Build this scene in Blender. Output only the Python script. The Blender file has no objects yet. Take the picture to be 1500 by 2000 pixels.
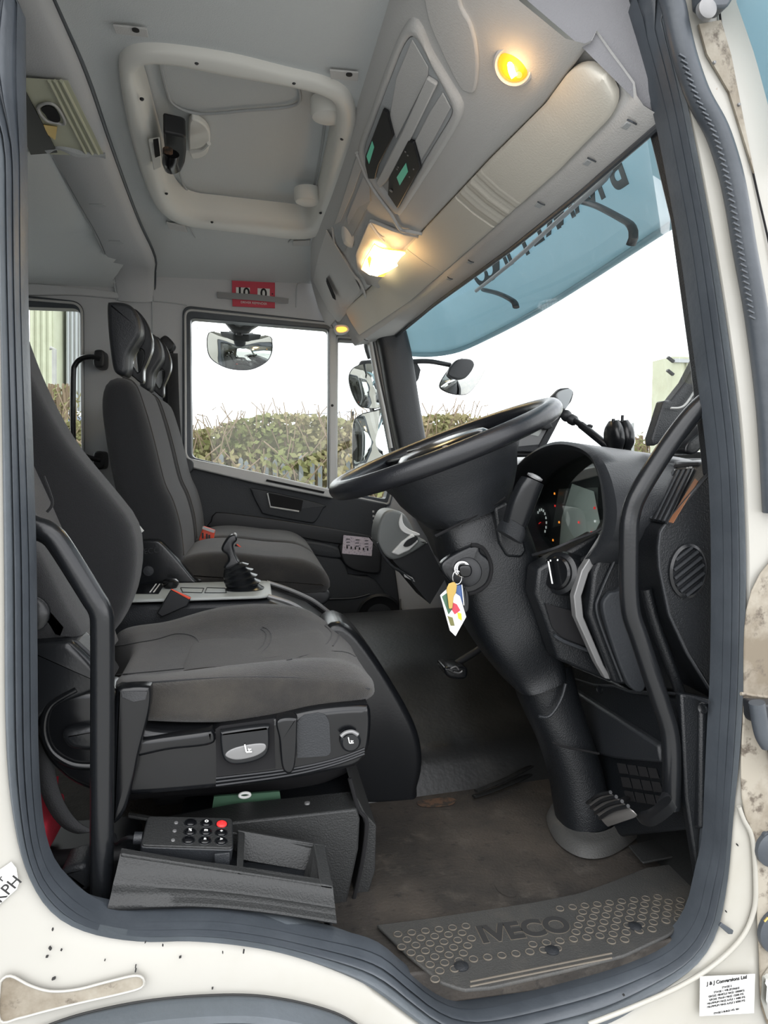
import bpy, bmesh, math, random
from mathutils import Vector, Matrix, noise
random.seed(7)
R = math.radians
sc = bpy.context.scene
COL = sc.collection
# ------------------------------------------------------------------ camera
CAM = Vector((0, -1.05, 0.83)); PITCH = R(4.12); YAW = R(10.2); F = 1387.0
cam = bpy.data.objects.new('camera', bpy.data.cameras.new('camera')); COL.objects.link(cam)
cam.location = CAM; cam.rotation_euler = (math.pi/2-PITCH, 0, -YAW)
cam.data.sensor_fit = 'VERTICAL'; cam.data.sensor_height = 36; cam.data.lens = F/2000*36
cam.data.clip_start = 0.01; cam.data.clip_end = 500
sc.camera = cam
# ------------------------------------------------------------------ light
sc.view_settings.view_transform = 'Standard'; sc.view_settings.look = 'None'
sc.view_settings.gamma = 1; sc.view_settings.exposure = 0.1
sc.view_settings.use_curve_mapping = False
W = bpy.data.worlds.new('overcast_sky'); sc.world = W; W.use_nodes = True
nt = W.node_tree; bg = nt.nodes['Background']
tc = nt.nodes.new('ShaderNodeTexCoord'); mp = nt.nodes.new('ShaderNodeMapping'); mp.inputs['Scale'].default_value = (1.2, 1.2, 4.5)
ns = nt.nodes.new('ShaderNodeTexNoise'); ns.inputs['Scale'].default_value = 1.6; ns.inputs['Detail'].default_value = 5
cr = nt.nodes.new('ShaderNodeValToRGB'); cr.color_ramp.elements[0].position = .36; cr.color_ramp.elements[0].color = (.42, .44, .49, 1)
cr.color_ramp.elements[1].position = .6; cr.color_ramp.elements[1].color = (1, 1, 1, 1)
nt.links.new(tc.outputs['Generated'], mp.inputs['Vector']); nt.links.new(mp.outputs['Vector'], ns.inputs['Vector'])
nt.links.new(ns.outputs['Fac'], cr.inputs['Fac']); nt.links.new(cr.outputs['Color'], bg.inputs['Color'])
bg.inputs['Strength'].default_value = 3.9
sun = bpy.data.objects.new('soft_sun', bpy.data.lights.new('soft_sun', 'SUN')); COL.objects.link(sun)
sun.data.energy = 0.5; sun.data.angle = R(50); sun.data.color = (1, .96, .9); sun.rotation_euler = (R(52), 0, R(-28))

# ------------------------------------------------------------------ helpers: the picture's rays met with real planes
_f = Vector((math.sin(YAW)*math.cos(PITCH), math.cos(YAW)*math.cos(PITCH), -math.sin(PITCH)))
_r = Vector((math.cos(YAW), -math.sin(YAW), 0)); _u = _r.cross(_f)
def PL(px, py, p, n):
    d = _f*F + _r*(px-750) + _u*(1000-py); n = Vector(n)
    return CAM + d*((Vector(p)-CAM).dot(n)/d.dot(n))
def PY(px, py, y): return PL(px, py, (0, y, 0), (0, 1, 0))
def PX(px, py, x): return PL(px, py, (x, 0, 0), (1, 0, 0))
def PZ(px, py, z): return PL(px, py, (0, 0, z), (0, 0, 1))
def YS(pts, y): return [PY(a, b, y) for a, b in pts]

M = {}
def mat(name, col, rough=.6, metal=0, bump=None, mix=None, spec=.5, emit=None, estr=1, coat=0, alpha=1, trans=0, sheen=0):
    m = bpy.data.materials.new(name); m.use_nodes = True; t = m.node_tree; b = t.nodes['Principled BSDF']
    b.inputs['Base Color'].default_value = (*col, 1); b.inputs['Roughness'].default_value = rough
    b.inputs['Metallic'].default_value = metal; b.inputs['Specular IOR Level'].default_value = spec
    b.inputs['Coat Weight'].default_value = coat; b.inputs['Transmission Weight'].default_value = trans
    b.inputs['Sheen Weight'].default_value = sheen
    if emit: b.inputs['Emission Color'].default_value = (*emit, 1); b.inputs['Emission Strength'].default_value = estr
    g = t.nodes.new('ShaderNodeTexCoord')
    if bump:
        s, st = bump; n = t.nodes.new('ShaderNodeTexNoise'); n.inputs['Scale'].default_value = s; n.inputs['Detail'].default_value = 3
        bp = t.nodes.new('ShaderNodeBump'); bp.inputs['Strength'].default_value = st; bp.inputs['Distance'].default_value = .002
        t.links.new(g.outputs['Object'], n.inputs['Vector']); t.links.new(n.outputs['Fac'], bp.inputs['Height']); t.links.new(bp.outputs['Normal'], b.inputs['Normal'])
    if mix:
        prev = None
        for (s, c2, lo, hi) in mix:
            n = t.nodes.new('ShaderNodeTexNoise'); n.inputs['Scale'].default_value = s; n.inputs['Detail'].default_value = 6; n.inputs['Roughness'].default_value = .65
            r_ = t.nodes.new('ShaderNodeMapRange'); r_.inputs['From Min'].default_value = lo; r_.inputs['From Max'].default_value = hi
            x = t.nodes.new('ShaderNodeMix'); x.data_type = 'RGBA'; x.inputs[7].default_value = (*c2, 1)
            if prev: t.links.new(prev, x.inputs[6])
            else: x.inputs[6].default_value = (*col, 1)
            t.links.new(g.outputs['Object'], n.inputs['Vector']); t.links.new(n.outputs['Fac'], r_.inputs['Value']); t.links.new(r_.outputs['Result'], x.inputs['Factor'])
            prev = x.outputs[2]
        t.links.new(prev, b.inputs['Base Color'])
    M[name] = m; return m
mat('cab_paint', (.40, .39, .355), .35, bump=(3, .1), mix=[(2.2, (.365, .35, .305), .45, .7), (60, (.25, .2, .14), .72, .76)], coat=.2)
mat('dirty_paint', (.33, .30, .245), .6, mix=[(7, (.17, .14, .10), .42, .62), (30, (.10, .08, .06), .56, .66)])
mat('cream_primer', (.52, .53, .40), .5)
mat('seal_rubber', (.048, .056, .066), .4, bump=(90, .25), mix=[(9, (.066, .076, .088), .4, .7)])
mat('sill_rubber', (.078, .09, .10), .5, bump=(140, .3), mix=[(5, (.10, .115, .13), .45, .7)])
mat('headliner', (.575, .605, .61), .95, bump=(420, .5), sheen=.2)
mat('headliner_dark', (.44, .46, .47), .95, bump=(420, .5))
mat('console_grey', (.55, .55, .54), .75, bump=(300, .4))
mat('hatch_plastic', (.74, .74, .70), .5, bump=(60, .06))
mat('visor_cloth', (.70, .67, .59), .9, bump=(260, .25))
mat('pillar_grey', (.50, .51, .52), .85, bump=(300, .35))
mat('light_trim', (.45, .45, .44), .45)
mat('black', (.012, .013, .015), .5)
mat('void', (.004, .004, .005), .9)  # near-black for slots, gaps and recesses, their shade put into the colour
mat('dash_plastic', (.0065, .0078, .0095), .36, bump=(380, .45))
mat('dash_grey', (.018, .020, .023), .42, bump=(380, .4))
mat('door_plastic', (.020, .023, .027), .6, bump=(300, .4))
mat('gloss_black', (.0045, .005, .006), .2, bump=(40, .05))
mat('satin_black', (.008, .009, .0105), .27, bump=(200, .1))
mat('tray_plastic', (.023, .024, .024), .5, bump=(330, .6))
mat('silver_trim', (.22, .22, .22), .4, metal=.4)
mat('seat_fabric', (.0165, .0152, .0142), .95, bump=(700, .9), mix=[(5, (.042, .037, .030), .42, .66)], sheen=.25)
mat('seat_dark', (.0155, .016, .0175), .95, bump=(700, .8), sheen=.2)
mat('seat_worn', (.026, .0235, .021), .9, bump=(600, .7), mix=[(8, (.045, .04, .034), .5, .75)], sheen=.2)
mat('webbing', (.035, .036, .038), .75, bump=(500, .5))
mat('floor_mat', (.024, .0215, .019), .7, bump=(160, .7), mix=[(4, (.055, .046, .038), .40, .62), (13, (.075, .066, .056), .56, .74), (45, (.012, .011, .010), .58, .7)])
mat('tunnel_mat', (.010, .0105, .0105), .42, bump=(90, .35), mix=[(6, (.024, .0235, .022), .5, .75)])
mat('tread_plastic', (.045, .045, .043), .6, bump=(300, .6), mix=[(7, (.075, .069, .06), .5, .72)])
mat('tread_rim', (.125, .108, .085), .7)
mat('leather', (.012, .013, .0155), .24, bump=(500, .25))
mat('chrome', (.75, .75, .75), .15, metal=1)
mat('brushed', (.35, .34, .33), .4, metal=.8)
mat('mirror', (.88, .9, .9), .03, metal=1)
mat('white_plastic', (.85, .85, .82), .35)
mat('pale_plastic', (.42, .44, .42), .45)
mat('paper_white', (.72, .72, .70), .8)
mat('paper_pink', (.62, .55, .60), .8, mix=[(160, (.35, .3, .36), .55, .6)])
mat('red_plastic', (.75, .08, .035), .4)
mat('red_card', (.52, .05, .08), .6)
mat('red_cloth', (.42, .02, .04), .8, bump=(60, .6))
mat('green_card', (.05, .12, .07), .6)
mat('blue_visor', (.34, .50, .55), .25, mix=[(3, (.42, .56, .60), .4, .7), (14, (.46, .58, .62), .6, .72)])
mat('cove_cloth', (.20, .20, .21), .95, bump=(400, .5))
mat('visor_letter', (.03, .05, .055), .5)
mat('lcd_green', (.10, .32, .22), .3, emit=(.1, .45, .3), estr=.25)
mat('ink', (.02, .02, .02), .8)
mat('gold', (.55, .38, .12), .35, metal=.8)
mat('amber', (1, .40, .03), .3, emit=(1, .30, .01), estr=1.1)
mat('lamp_hot', (1, .9, .6), .4, emit=(1, .80, .42), estr=14)
mat('lamp_orange', (1, .5, .1), .4, emit=(1, .42, .05), estr=2.2)
mat('warn_red', (.8, .03, .03), .4, emit=(1, .03, .03), estr=.5)
mat('warn_amber', (.8, .3, .05), .4, emit=(1, .3, .03), estr=1.2)
mat('dial', (.02, .02, .022), .4)
mat('dial_white', (.7, .7, .7), .5, emit=(.8, .8, .8), estr=.5)
mat('reflection_orange', (.20, .085, .04), .5)
mat('rust', (.10, .055, .032), .9, mix=[(60, (.03, .025, .02), .45, .6)])
mat('bezel_grey', (.17, .18, .175), .45)
mat('fence_grey', (.19, .21, .21), .8)
mat('hedge_leaf', (.13, .145, .045), .8, mix=[(1.2, (.25, .205, .11), .4, .62)])
mat('twig', (.20, .15, .10), .9)
mat('dry_grass', (.24, .20, .12), .95, mix=[(2, (.14, .15, .06), .4, .7)])
mat('concrete', (.36, .36, .34), .9, mix=[(1.2, (.26, .26, .25), .4, .7)])
mat('tarmac', (.34, .34, .33), .9, mix=[(.8, (.40, .39, .36), .4, .7), (9, (.25, .25, .24), .6, .7)])
mat('clad_cream', (.42, .44, .33), .8, mix=[(1.5, (.36, .37, .27), .4, .7)])
mat('galv', (.35, .37, .38), .6)
mat('truck_white', (.6, .6, .6), .4)
mat('truck_blue', (.06, .12, .3), .4)
mat('window_dark', (.03, .035, .04), .1)
def glassmat(name, tint, rf):
    m = bpy.data.materials.new(name); m.use_nodes = True; t = m.node_tree; t.nodes.clear()
    o = t.nodes.new('ShaderNodeOutputMaterial'); a = t.nodes.new('ShaderNodeBsdfTransparent'); a.inputs[0].default_value = (*tint, 1)
    g = t.nodes.new('ShaderNodeBsdfGlossy'); g.inputs['Roughness'].default_value = .02; x = t.nodes.new('ShaderNodeMixShader')
    lw = t.nodes.new('ShaderNodeLayerWeight'); lw.inputs[0].default_value = .5; pw = t.nodes.new('ShaderNodeMath'); pw.operation = 'POWER'; pw.inputs[1].default_value = 4.0
    mu = t.nodes.new('ShaderNodeMath'); mu.operation = 'MULTIPLY_ADD'; mu.inputs[1].default_value = .55; mu.inputs[2].default_value = rf
    t.links.new(lw.outputs['Facing'], pw.inputs[0]); t.links.new(pw.outputs[0], mu.inputs[0]); t.links.new(mu.outputs[0], x.inputs[0]); t.links.new(a.outputs[0], x.inputs[1]); t.links.new(g.outputs[0], x.inputs[2]); t.links.new(x.outputs[0], o.inputs[0])
    M[name] = m
def translucent(name, col, w):
    t = M[name].node_tree; b = t.nodes['Principled BSDF']; o = [n for n in t.nodes if n.type == 'OUTPUT_MATERIAL'][0]
    tr_ = t.nodes.new('ShaderNodeBsdfTranslucent'); tr_.inputs[0].default_value = (*col, 1); x = t.nodes.new('ShaderNodeMixShader'); x.inputs[0].default_value = w
    t.links.new(b.outputs[0], x.inputs[1]); t.links.new(tr_.outputs[0], x.inputs[2]); t.links.new(x.outputs[0], o.inputs[0])
translucent('blue_visor', (.46, .60, .65), .55)
glassmat('glass', (.95, .97, .96), .02); glassmat('cluster_lens', (.9, .95, .93), .10)

# ------------------------------------------------------------------ mesh building
def crv(pts, n, closed=True, smooth=True):
    P = [Vector(p) for p in pts]; L = len(P); D = []
    if smooth:
        segs = L if closed else L-1
        for i in range(segs):
            g = (lambda k: P[k % L]) if closed else (lambda k: P[max(0, min(L-1, k))])
            a, b, c, d = g(i-1), g(i), g(i+1), g(i+2)
            for k in range(10):
                t = k/10; D.append(.5*((2*b)+(c-a)*t+(2*a-5*b+4*c-d)*t*t+(3*b-a-3*c+d)*t**3))
        if not closed: D.append(P[-1])
    else: D = P[:]
    if closed: D.append(D[0])
    cum = [0]
    for i in range(1, len(D)): cum.append(cum[-1]+(D[i]-D[i-1]).length)
    out = []; j = 0; N = n if closed else n-1
    for k in range(n):
        s = cum[-1]*k/N
        while j < len(D)-2 and cum[j+1] < s: j += 1
        q = (s-cum[j])/max(1e-9, cum[j+1]-cum[j]); out.append(D[j].lerp(D[j+1], min(1, q)))
    return out
class MB:
    def __init__(s): s.v = []; s.f = []
    def add(s, v, f):
        o = len(s.v); s.v += [Vector(p) for p in v]; s.f += [[i+o for i in q] for q in f]; return s
    def grid(s, rows, cl=False, cap=False, rc=False):
        n = len(rows[0]); m = len(rows); v = [p for r_ in rows for p in r_]; f = []
        for i in range(m if rc else m-1):
            for j in range(n if cl else n-1):
                a = i*n+j; b = i*n+(j+1) % n; i2 = (i+1) % m; f.append([a, b, i2*n+(j+1) % n, i2*n+j])
        if cap: f.append(list(range(n))[::-1]); f.append([(m-1)*n+j for j in range(n)])
        return s.add(v, f)
    def prism(s, pts, off):
        off = Vector(off); n = len(pts); a = [Vector(p) for p in pts]
        return s.grid([a, [p+off for p in a]], cl=True, cap=True)
    def box(s, c, d, rot=None):
        c = Vector(c); v = []
        for x in (-.5, .5):
            for y in (-.5, .5):
                for z in (-.5, .5):
                    p = Vector((x*d[0], y*d[1], z*d[2]))
                    if rot: p = rot @ p
                    v.append(c+p)
        return s.add(v, [[0, 1, 3, 2], [4, 6, 7, 5], [0, 4, 5, 1], [2, 3, 7, 6], [0, 2, 6, 4], [1, 5, 7, 3]])
    def tube(s, pts, r, n=12, smooth=True, closed=False, seg=None, flat=None):
        P = crv(pts, seg or max(8, len(pts)*6), closed, smooth) if (smooth or seg) else [Vector(p) for p in pts]
        rows = []; L = len(P); up = None
        for i, p in enumerate(P):
            t = (P[(i+1) % L]-P[i-1]) if closed else (P[min(L-1, i+1)]-P[max(0, i-1)])
            t.normalize()
            if up is None:
                up = Vector((0, 0, 1)) if abs(t.z) < .9 else Vector((1, 0, 0))
            a = t.cross(up).normalized(); up = a.cross(t).normalized()
            rr = r(i/(L-1)) if callable(r) else r
            k2 = flat if flat else 1
            rows.append([p+a*rr*math.cos(2*math.pi*k/n)+up*rr*k2*math.sin(2*math.pi*k/n) for k in range(n)])
        return s.grid(rows, cl=True, cap=not closed, rc=closed)
    def puff(s, prof, y0, y1, r, n=64, k=5, smooth=True):
        # profile in an XZ plane, carried from y0 to y1 with rounded rims
        P = crv([Vector((p.x, 0, p.z)) for p in prof], n, True, smooth)
        nr = []
        for i in range(n):
            t = (P[(i+1) % n]-P[i-1]).normalized(); nr.append(Vector((-t.z, 0, t.x)))
        area = sum(P[i].x*P[(i+1) % n].z-P[(i+1) % n].x*P[i].z for i in range(n))
        if area < 0: nr = [-q for q in nr]
        rows = []
        for a in range(k+1):
            an = a/k*math.pi/2; rows.append([P[i]+nr[i]*r*(1-math.sin(an))+Vector((0, y0+r*(1-math.cos(an)), 0)) for i in range(n)])
        for a in range(k+1):
            an = (1-a/k)*math.pi/2; rows.append([P[i]+nr[i]*r*(1-math.sin(an))+Vector((0, y1-r*(1-math.cos(an)), 0)) for i in range(n)])
        return s.grid(rows, cl=True, cap=True)
    def lathe(s, prof, o, ax, n=28, cap=True):
        o = Vector(o); ax = Vector(ax).normalized(); a = ax.orthogonal().normalized(); b = ax.cross(a); rows = []
        for (h, r_) in prof: rows.append([o+ax*h+(a*math.cos(2*math.pi*k/n)+b*math.sin(2*math.pi*k/n))*r_ for k in range(n)])
        return s.grid(rows, cl=True, cap=cap)
    def sil(s, st, n=20, e=.8, smooth=True, seg=None):
        # stations (pxL,pyL,pxR,pyR,y,half depth): silhouette pairs in real planes, closed with a rounded section
        V = [(PY(a, b, y), PY(c, d, y), h) for a, b, c, d, y, h in st]
        A = crv([v[0] for v in V], seg or len(V)*5, False, smooth); m = len(A)
        rows = []
        Lf = crv([v[0] for v in V], m, False, smooth) if False else None
        # interpolate by station parameter instead of arc length so pairs stay together
        K = len(V); rows = []
        def cm(arr, t):
            i = min(int(t), K-2); q = t-i; g = lambda k: arr[max(0, min(K-1, k))]
            a, b, c, d = g(i-1), g(i), g(i+1), g(i+2)
            return .5*((2*b)+(c-a)*q+(2*a-5*b+4*c-d)*q*q+(3*b-a-3*c+d)*q**3) if smooth else b*(1-q)+c*q
        for k in range(m):
            t = k/(m-1)*(K-1); l = cm([v[0] for v in V], t); r_ = cm([v[1] for v in V], t); h = cm([v[2] for v in V], t)
            c = (l+r_)/2; w = (r_-l)/2; row = []
            for j in range(n):
                an = 2*math.pi*j/n; cs, sn = math.cos(an), math.sin(an)
                row.append(c+w*math.copysign(abs(cs)**e, cs)+Vector((0, h, 0))*math.copysign(abs(sn)**e, sn))
            rows.append(row)
        return s.grid(rows, cl=True, cap=True)
    def plate(s, outer, holes, off):
        bm = bmesh.new(); off = Vector(off)
        loops = [outer]+holes; es = []; allv = []
        for lp in loops:
            vs = [bm.verts.new(p) for p in lp]; allv.append(vs)
            es += [bm.edges.new((vs[i], vs[(i+1) % len(vs)])) for i in range(len(vs))]
        nrm = off.normalized()
        bmesh.ops.triangle_fill(bm, use_beauty=True, use_dissolve=False, edges=es, normal=nrm)
        bm.verts.index_update(); n = len(bm.verts); v = [q.co.copy() for q in bm.verts]
        f = [[q.index for q in fa.verts] for fa in bm.faces]; o2 = [[i+n for i in q][::-1] for q in f]
        side = []
        for vs in allv:
            for i in range(len(vs)): a, b = vs[i].index, vs[(i+1) % len(vs)].index; side.append([a, b, b+n, a+n])
        bm.free(); return s.add(v+[p+off for p in v], f+o2+side)
def tag(o, label=None, cat=None, group=None, kind=None):
    if label: o['label'] = label
    if cat: o['category'] = cat
    if group: o['group'] = group
    if kind: o['kind'] = kind
    return o
def obj(name, mb, m, parent=None, bev=0, smooth=40, solid=0, sub=0, label=None, seg=2):
    me = bpy.data.meshes.new(name); me.from_pydata(mb.v, [], mb.f)
    bm = bmesh.new(); bm.from_mesh(me); bmesh.ops.remove_doubles(bm, verts=bm.verts, dist=1e-6); bmesh.ops.recalc_face_normals(bm, faces=bm.faces)
    bm.to_mesh(me); bm.free(); me.materials.append(M[m])
    for p in me.polygons: p.use_smooth = True
    me.set_sharp_from_angle(angle=R(smooth))
    o = bpy.data.objects.new(name, me); COL.objects.link(o)
    if solid: q = o.modifiers.new('shell', 'SOLIDIFY'); q.thickness = solid; q.offset = 0
    if bev: q = o.modifiers.new('edge', 'BEVEL'); q.width = bev; q.segments = seg; q.limit_method = 'ANGLE'; q.angle_limit = R(35)
    if sub: q = o.modifiers.new('sub', 'SUBSURF'); q.levels = sub; q.render_levels = sub
    if parent: att(o, parent)
    if label: o['label'] = label
    return o
def att(o, parent):
    # every mesh is built in world coordinates; only an Empty at a thing's base carries an offset
    o.parent = parent
    o.matrix_parent_inverse = Matrix.Translation(-parent.location) if parent.parent is None else Matrix.Identity(4)
def thing(name, label, cat, loc, group=None):
    o = bpy.data.objects.new(name, None); COL.objects.link(o); o.location = loc; o.empty_display_size = .05
    return tag(o, label, cat, group)
def struct(name, loc=(0, 0, 0), label=None):
    o = bpy.data.objects.new(name, None); COL.objects.link(o); o.location = loc; return tag(o, label=label, kind='structure')
def dup(root, delta, label):
    r_ = root.copy(); COL.objects.link(r_); r_.location = root.location+Vector(delta); r_['label'] = label
    for ch in [c for c in root.children]:
        c = ch.copy(); COL.objects.link(c); c.parent = r_; c.matrix_parent_inverse = ch.matrix_parent_inverse.copy()
        for g in ch.children: d = g.copy(); COL.objects.link(d); d.parent = c; d.matrix_parent_inverse = g.matrix_parent_inverse.copy()
    return r_
FNT = None
def text(body, o, xd, yd, size, m, parent, name='lettering', ext=.0004, align='CENTER', space=1, label=None, bold=0, mirror=False):
    c = bpy.data.curves.new(name, 'FONT'); c.body = body; c.size = size; c.extrude = ext; c.align_x = align; c.align_y = 'CENTER'; c.space_line = space; c.offset = bold
    t = bpy.data.objects.new(name, c); COL.objects.link(t)
    me = bpy.data.meshes.new_from_object(t.evaluated_get(bpy.context.evaluated_depsgraph_get()))
    bpy.data.objects.remove(t); bpy.data.curves.remove(c)
    xd = Vector(xd).normalized(); yd = Vector(yd).normalized(); zd = xd.cross(yd)
    mm = Matrix(((xd.x, yd.x, zd.x, o[0]), (xd.y, yd.y, zd.y, o[1]), (xd.z, yd.z, zd.z, o[2]), (0, 0, 0, 1)))
    me.transform(mm); me.materials.clear(); me.materials.append(M[m]); me.name = name
    ob = bpy.data.objects.new(name, me); COL.objects.link(ob)
    if parent: att(ob, parent)
    if label: ob['label'] = label
    return ob
def rect_on(o, xd, yd, w, h, t, mb=None):
    # thin slab lying in plane (xd, yd) around o
    mb = mb or MB(); xd = Vector(xd).normalized(); yd = Vector(yd).normalized(); zd = xd.cross(yd); o = Vector(o)
    return mb.prism([o-xd*w/2-yd*h/2, o+xd*w/2-yd*h/2, o+xd*w/2+yd*h/2, o-xd*w/2+yd*h/2], zd*t)
def star(poly, c, n):
    # closed XZ outline resampled at even angles round c
    out = []; P = poly+[poly[0]]
    for k in range(n):
        a = 2*math.pi*k/n; d = Vector((math.cos(a), math.sin(a))); best = None
        for i in range(len(poly)):
            p = Vector((P[i].x-c[0], P[i].z-c[1])); q = Vector((P[i+1].x-c[0], P[i+1].z-c[1])); e = q-p
            den = d.x*e.y-d.y*e.x
            if abs(den) < 1e-12: continue
            t = (p.x*e.y-p.y*e.x)/den; s_ = (p.x*d.y-p.y*d.x)/den
            if t > 0 and -1e-6 <= s_ <= 1+1e-6 and (best is None or t > best): best = t
        out.append(Vector((c[0]+d.x*best, 0, c[1]+d.y*best)))
    return out
# ================================================================== STRUCTURE: driver side wall with the door aperture
YW = -.03
Opx = [(-8,-150),(-6,300),(2,700),(8,1100),(12,1450),(30,1620),(60,1720),(105,1785),(170,1818),(280,1837),(370,1836),(500,1850),(600,1875),(700,1915),(750,1947),(800,1985),(870,2030),(960,2050),(1080,2030),(1188,1999),(1273,1948),(1358,1885),(1398,1823),(1417,1738),(1430,1597),(1443,1483),(1450,1370),(1456,1200),(1455,1050),(1445,850),(1425,680),(1397,500),(1363,312),(1332,162),(1300,20),(1270,-150)]
Ipx = [(42,-150),(45,0),(48,300),(50,600),(60,900),(66,1100),(68,1300),(70,1480),(78,1600),(90,1660),(112,1704),(160,1752),(200,1774),(240,1785),(330,1786),(415,1785),(500,1795),(600,1815),(729,1845),(792,1892),(843,1933),(894,1953),(962,1948),(1103,1914),(1217,1880),(1302,1840),(1347,1783),(1366,1710),(1381,1642),(1386,1540),(1391,1427),(1397,1313),(1399,1100),(1395,950),(1386,850),(1364,680),(1340,500),(1313,350),(1287,220),(1252,90),(1225,0),(1190,-150)]
CC = (.22, .75); NS = 260
Ow = star([p for p in crv(YS(Opx, YW), 300, True)], CC, NS)
Iw = star([p for p in crv(YS(Ipx, .025), 300, True)], CC, NS)
wd = struct('wall_driver', label='cream painted cab side round the open driver door aperture')
# outer skin: the paint folds inwards towards the seal
Bq = YS([(1415,-420),(1425,-150),(1437,0),(1475,110),(1512,250),(1560,600),(1680,900),(1760,1700),(1700,2500)], YW)
Bw = [Vector((-1.12, 0, 1.80)), Vector((-1.12, 0, -.75))]+[Vector((Bq[-1].x, 0, -.75))]+[Vector((p.x, 0, p.z)) for p in Bq[::-1]]+[Vector((.60, 0, 1.80))]
Bs = star(Bw, CC, NS)
def ringrow(A, B, t, y): return [Vector((a.x+(b.x-a.x)*t, y, a.z+(b.z-a.z)*t)) for a, b in zip(A, B)]
mb = MB(); mb.grid([ringrow(Ow, Bs, t, y) for t, y in [(0, -.012), (.002, -.026), (.02, -.034), (.12, -.036), (.5, -.04), (1, -.03)]], cl=True)
obj('painted_panel', mb, 'cab_paint', wd, smooth=50)
prof = [(0, -.01), (.03, -.032), (.2, -.034), (.34, -.030), (.40, -.012), (.46, -.012), (.52, -.024), (.60, -.022), (.66, -.002), (.70, -.002), (.76, -.010), (.83, -.006), (.88, .010), (.91, .012), (.95, .008), (1, .020), (1.01, .03), (.98, .04)]
mb = MB(); mb.grid([ringrow(Ow, Iw, t, y) for t, y in prof[:6]], cl=True)
obj('door_flange', mb, 'sill_rubber', wd, smooth=60, label='paler blue grey flange round the door seal')
mb = MB(); mb.grid([ringrow(Ow, Iw, t, y) for t, y in prof[5:]], cl=True)
obj('door_seal', mb, 'seal_rubber', wd, smooth=60, label='dark grey ribbed rubber door seal')
# inner lining strip behind the seal
mb = MB(); mb.grid([ringrow(Ow, Iw, t, y) for t, y in [(.98, .038), (.5, .042), (-.3, .05)]], cl=True); obj('inner_lining', mb, 'seal_rubber', wd)
# second S-shaped seal outside the front pillar
def tubeY(pts, y, r, **k): return MB().tube(YS(pts, y), r, **k)
o = obj('outer_seal', tubeY([(1262,-160),(1312,0),(1325,60),(1340,120),(1365,190),(1400,255),(1425,330),(1440,400),(1455,490),(1478,620),(1500,800),(1512,1000)], -.05, .018, n=14, seg=90, flat=.9), 'seal_rubber', wd, smooth=80, label='outer rubber seal curving down the front pillar')
mb = MB()
for k in range(46):
    t = k/45; a = crv(YS([(1332,110),(1358,185),(1392,255),(1415,330),(1430,400),(1446,490),(1468,620)], -.068), 46, False)[k]
    mb.box(a, (.011, .004, .0022), Matrix.Rotation(.4, 3, 'Y'))
obj('seal_ribs', mb, 'seal_rubber', o)
mb = MB().tube(YS([(1400,-60),(1408,45),(1425,110),(1450,240),(1478,370),(1505,490),(1530,640)], -.041), .0016, n=6, seg=40)
obj('panel_gap', mb, 'void', wd)
mb = MB().prism(YS([(1362,50),(1405,42),(1425,110),(1450,240),(1470,340),(1446,262),(1421,182),(1378,108)], -.041), (0, -.004, 0)); obj('dirty_pillar_strip', mb, 'dirty_paint', wd)
mb = MB().prism(YS([(1345,-40),(1440,-40),(1405,25),(1396,38),(1372,40),(1350,25)], -.05), (0, -.03, 0)); q = obj('upper_hinge', mb, 'seal_rubber', wd, bev=.004)
mb = MB().lathe([(0, .014), (.008, .014), (.010, .010), (.010, 0.0001)], PY(1376,22,-.08), (0, -1, 0)); h = obj('hinge_bolt', mb, 'silver_trim', q)
mb = MB()
mb.lathe([(0, .0025), (.003, .0022), (.004, .0001)], PY(1394,123,-.045), (0, -1, 0), n=10); mb.lathe([(0, .0025), (.003, .0022), (.004, .0001)], PY(1442,205,-.045), (0, -1, 0), n=10)
obj('rivet', mb, 'silver_trim', wd)
# dirty hinge recess on the right
rp = [(1456,1190),(1500,1100),(1560,1100),(1560,1990),(1492,1990),(1480,1850),(1474,1730),(1470,1640),(1450,1580),(1445,1500),(1450,1380)]
obj('hinge_recess', MB().prism(crv(YS(rp, -.041), 60, True), (0, -.004, 0)), 'dirty_paint', wd, bev=.002, label='grimy paint of the hinge recess')
obj('crease_line', MB().tube(YS([(1443,1575),(1452,1600),(1470,1640),(1476,1730),(1472,1780),(1450,1830),(1400,1880),(1330,1925),(1240,1965),(1150,2000)], -.042), .004, n=8, seg=60), 'cab_paint', wd, smooth=80)
obj('crease_line', MB().tube(YS([(1447,1355),(1500,1362)], -.045), .003, n=8), 'dirty_paint', wd)
q = obj('door_hinge', MB().prism(crv(YS([(1449,1362),(1540,1366),(1540,1500),(1502,1490),(1492,1440),(1480,1412),(1452,1402)], -.05), 40, True, False), (0, -.035, 0)), 'dash_grey', wd, bev=.004, label='dark door hinge at the front pillar')
obj('hinge_pin', MB().tube([PY(1478,1372,-.09), PY(1488,1430,-.09), PY(1500,1455,-.09)], .012, n=12), 'seal_rubber', q)
mb = MB().lathe([(0, .03), (.008, .03), (.012, .024), (.012, .0001)], PY(1505,1655,-.045), (0, -1, 0)); mb.lathe([(0, .006), (.006, .006), (.007, .0001)], PY(1493,1630,-.045), (0, -1, 0))
obj('rubber_plug', mb, 'seal_rubber', wd)
q = obj('rubber_plug', MB().lathe([(0, .04), (.008, .04), (.012, .034), (.012, .0001)], PY(1520,1815,-.045), (0, -1, 0)), 'seal_rubber', wd)
obj('yellow_mark', MB().tube([PY(1493,1800,-.06), PY(1500,1792,-.06)], .0018, n=6), 'gold', q)
obj('lower_latch', MB().prism(crv(YS([(1486,1905),(1500,1885),(1560,1880),(1560,1990),(1496,1990),(1484,1950)], -.045), 40, True, False), (0, -.02, 0)), 'mirror', wd, bev=.003)
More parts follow.
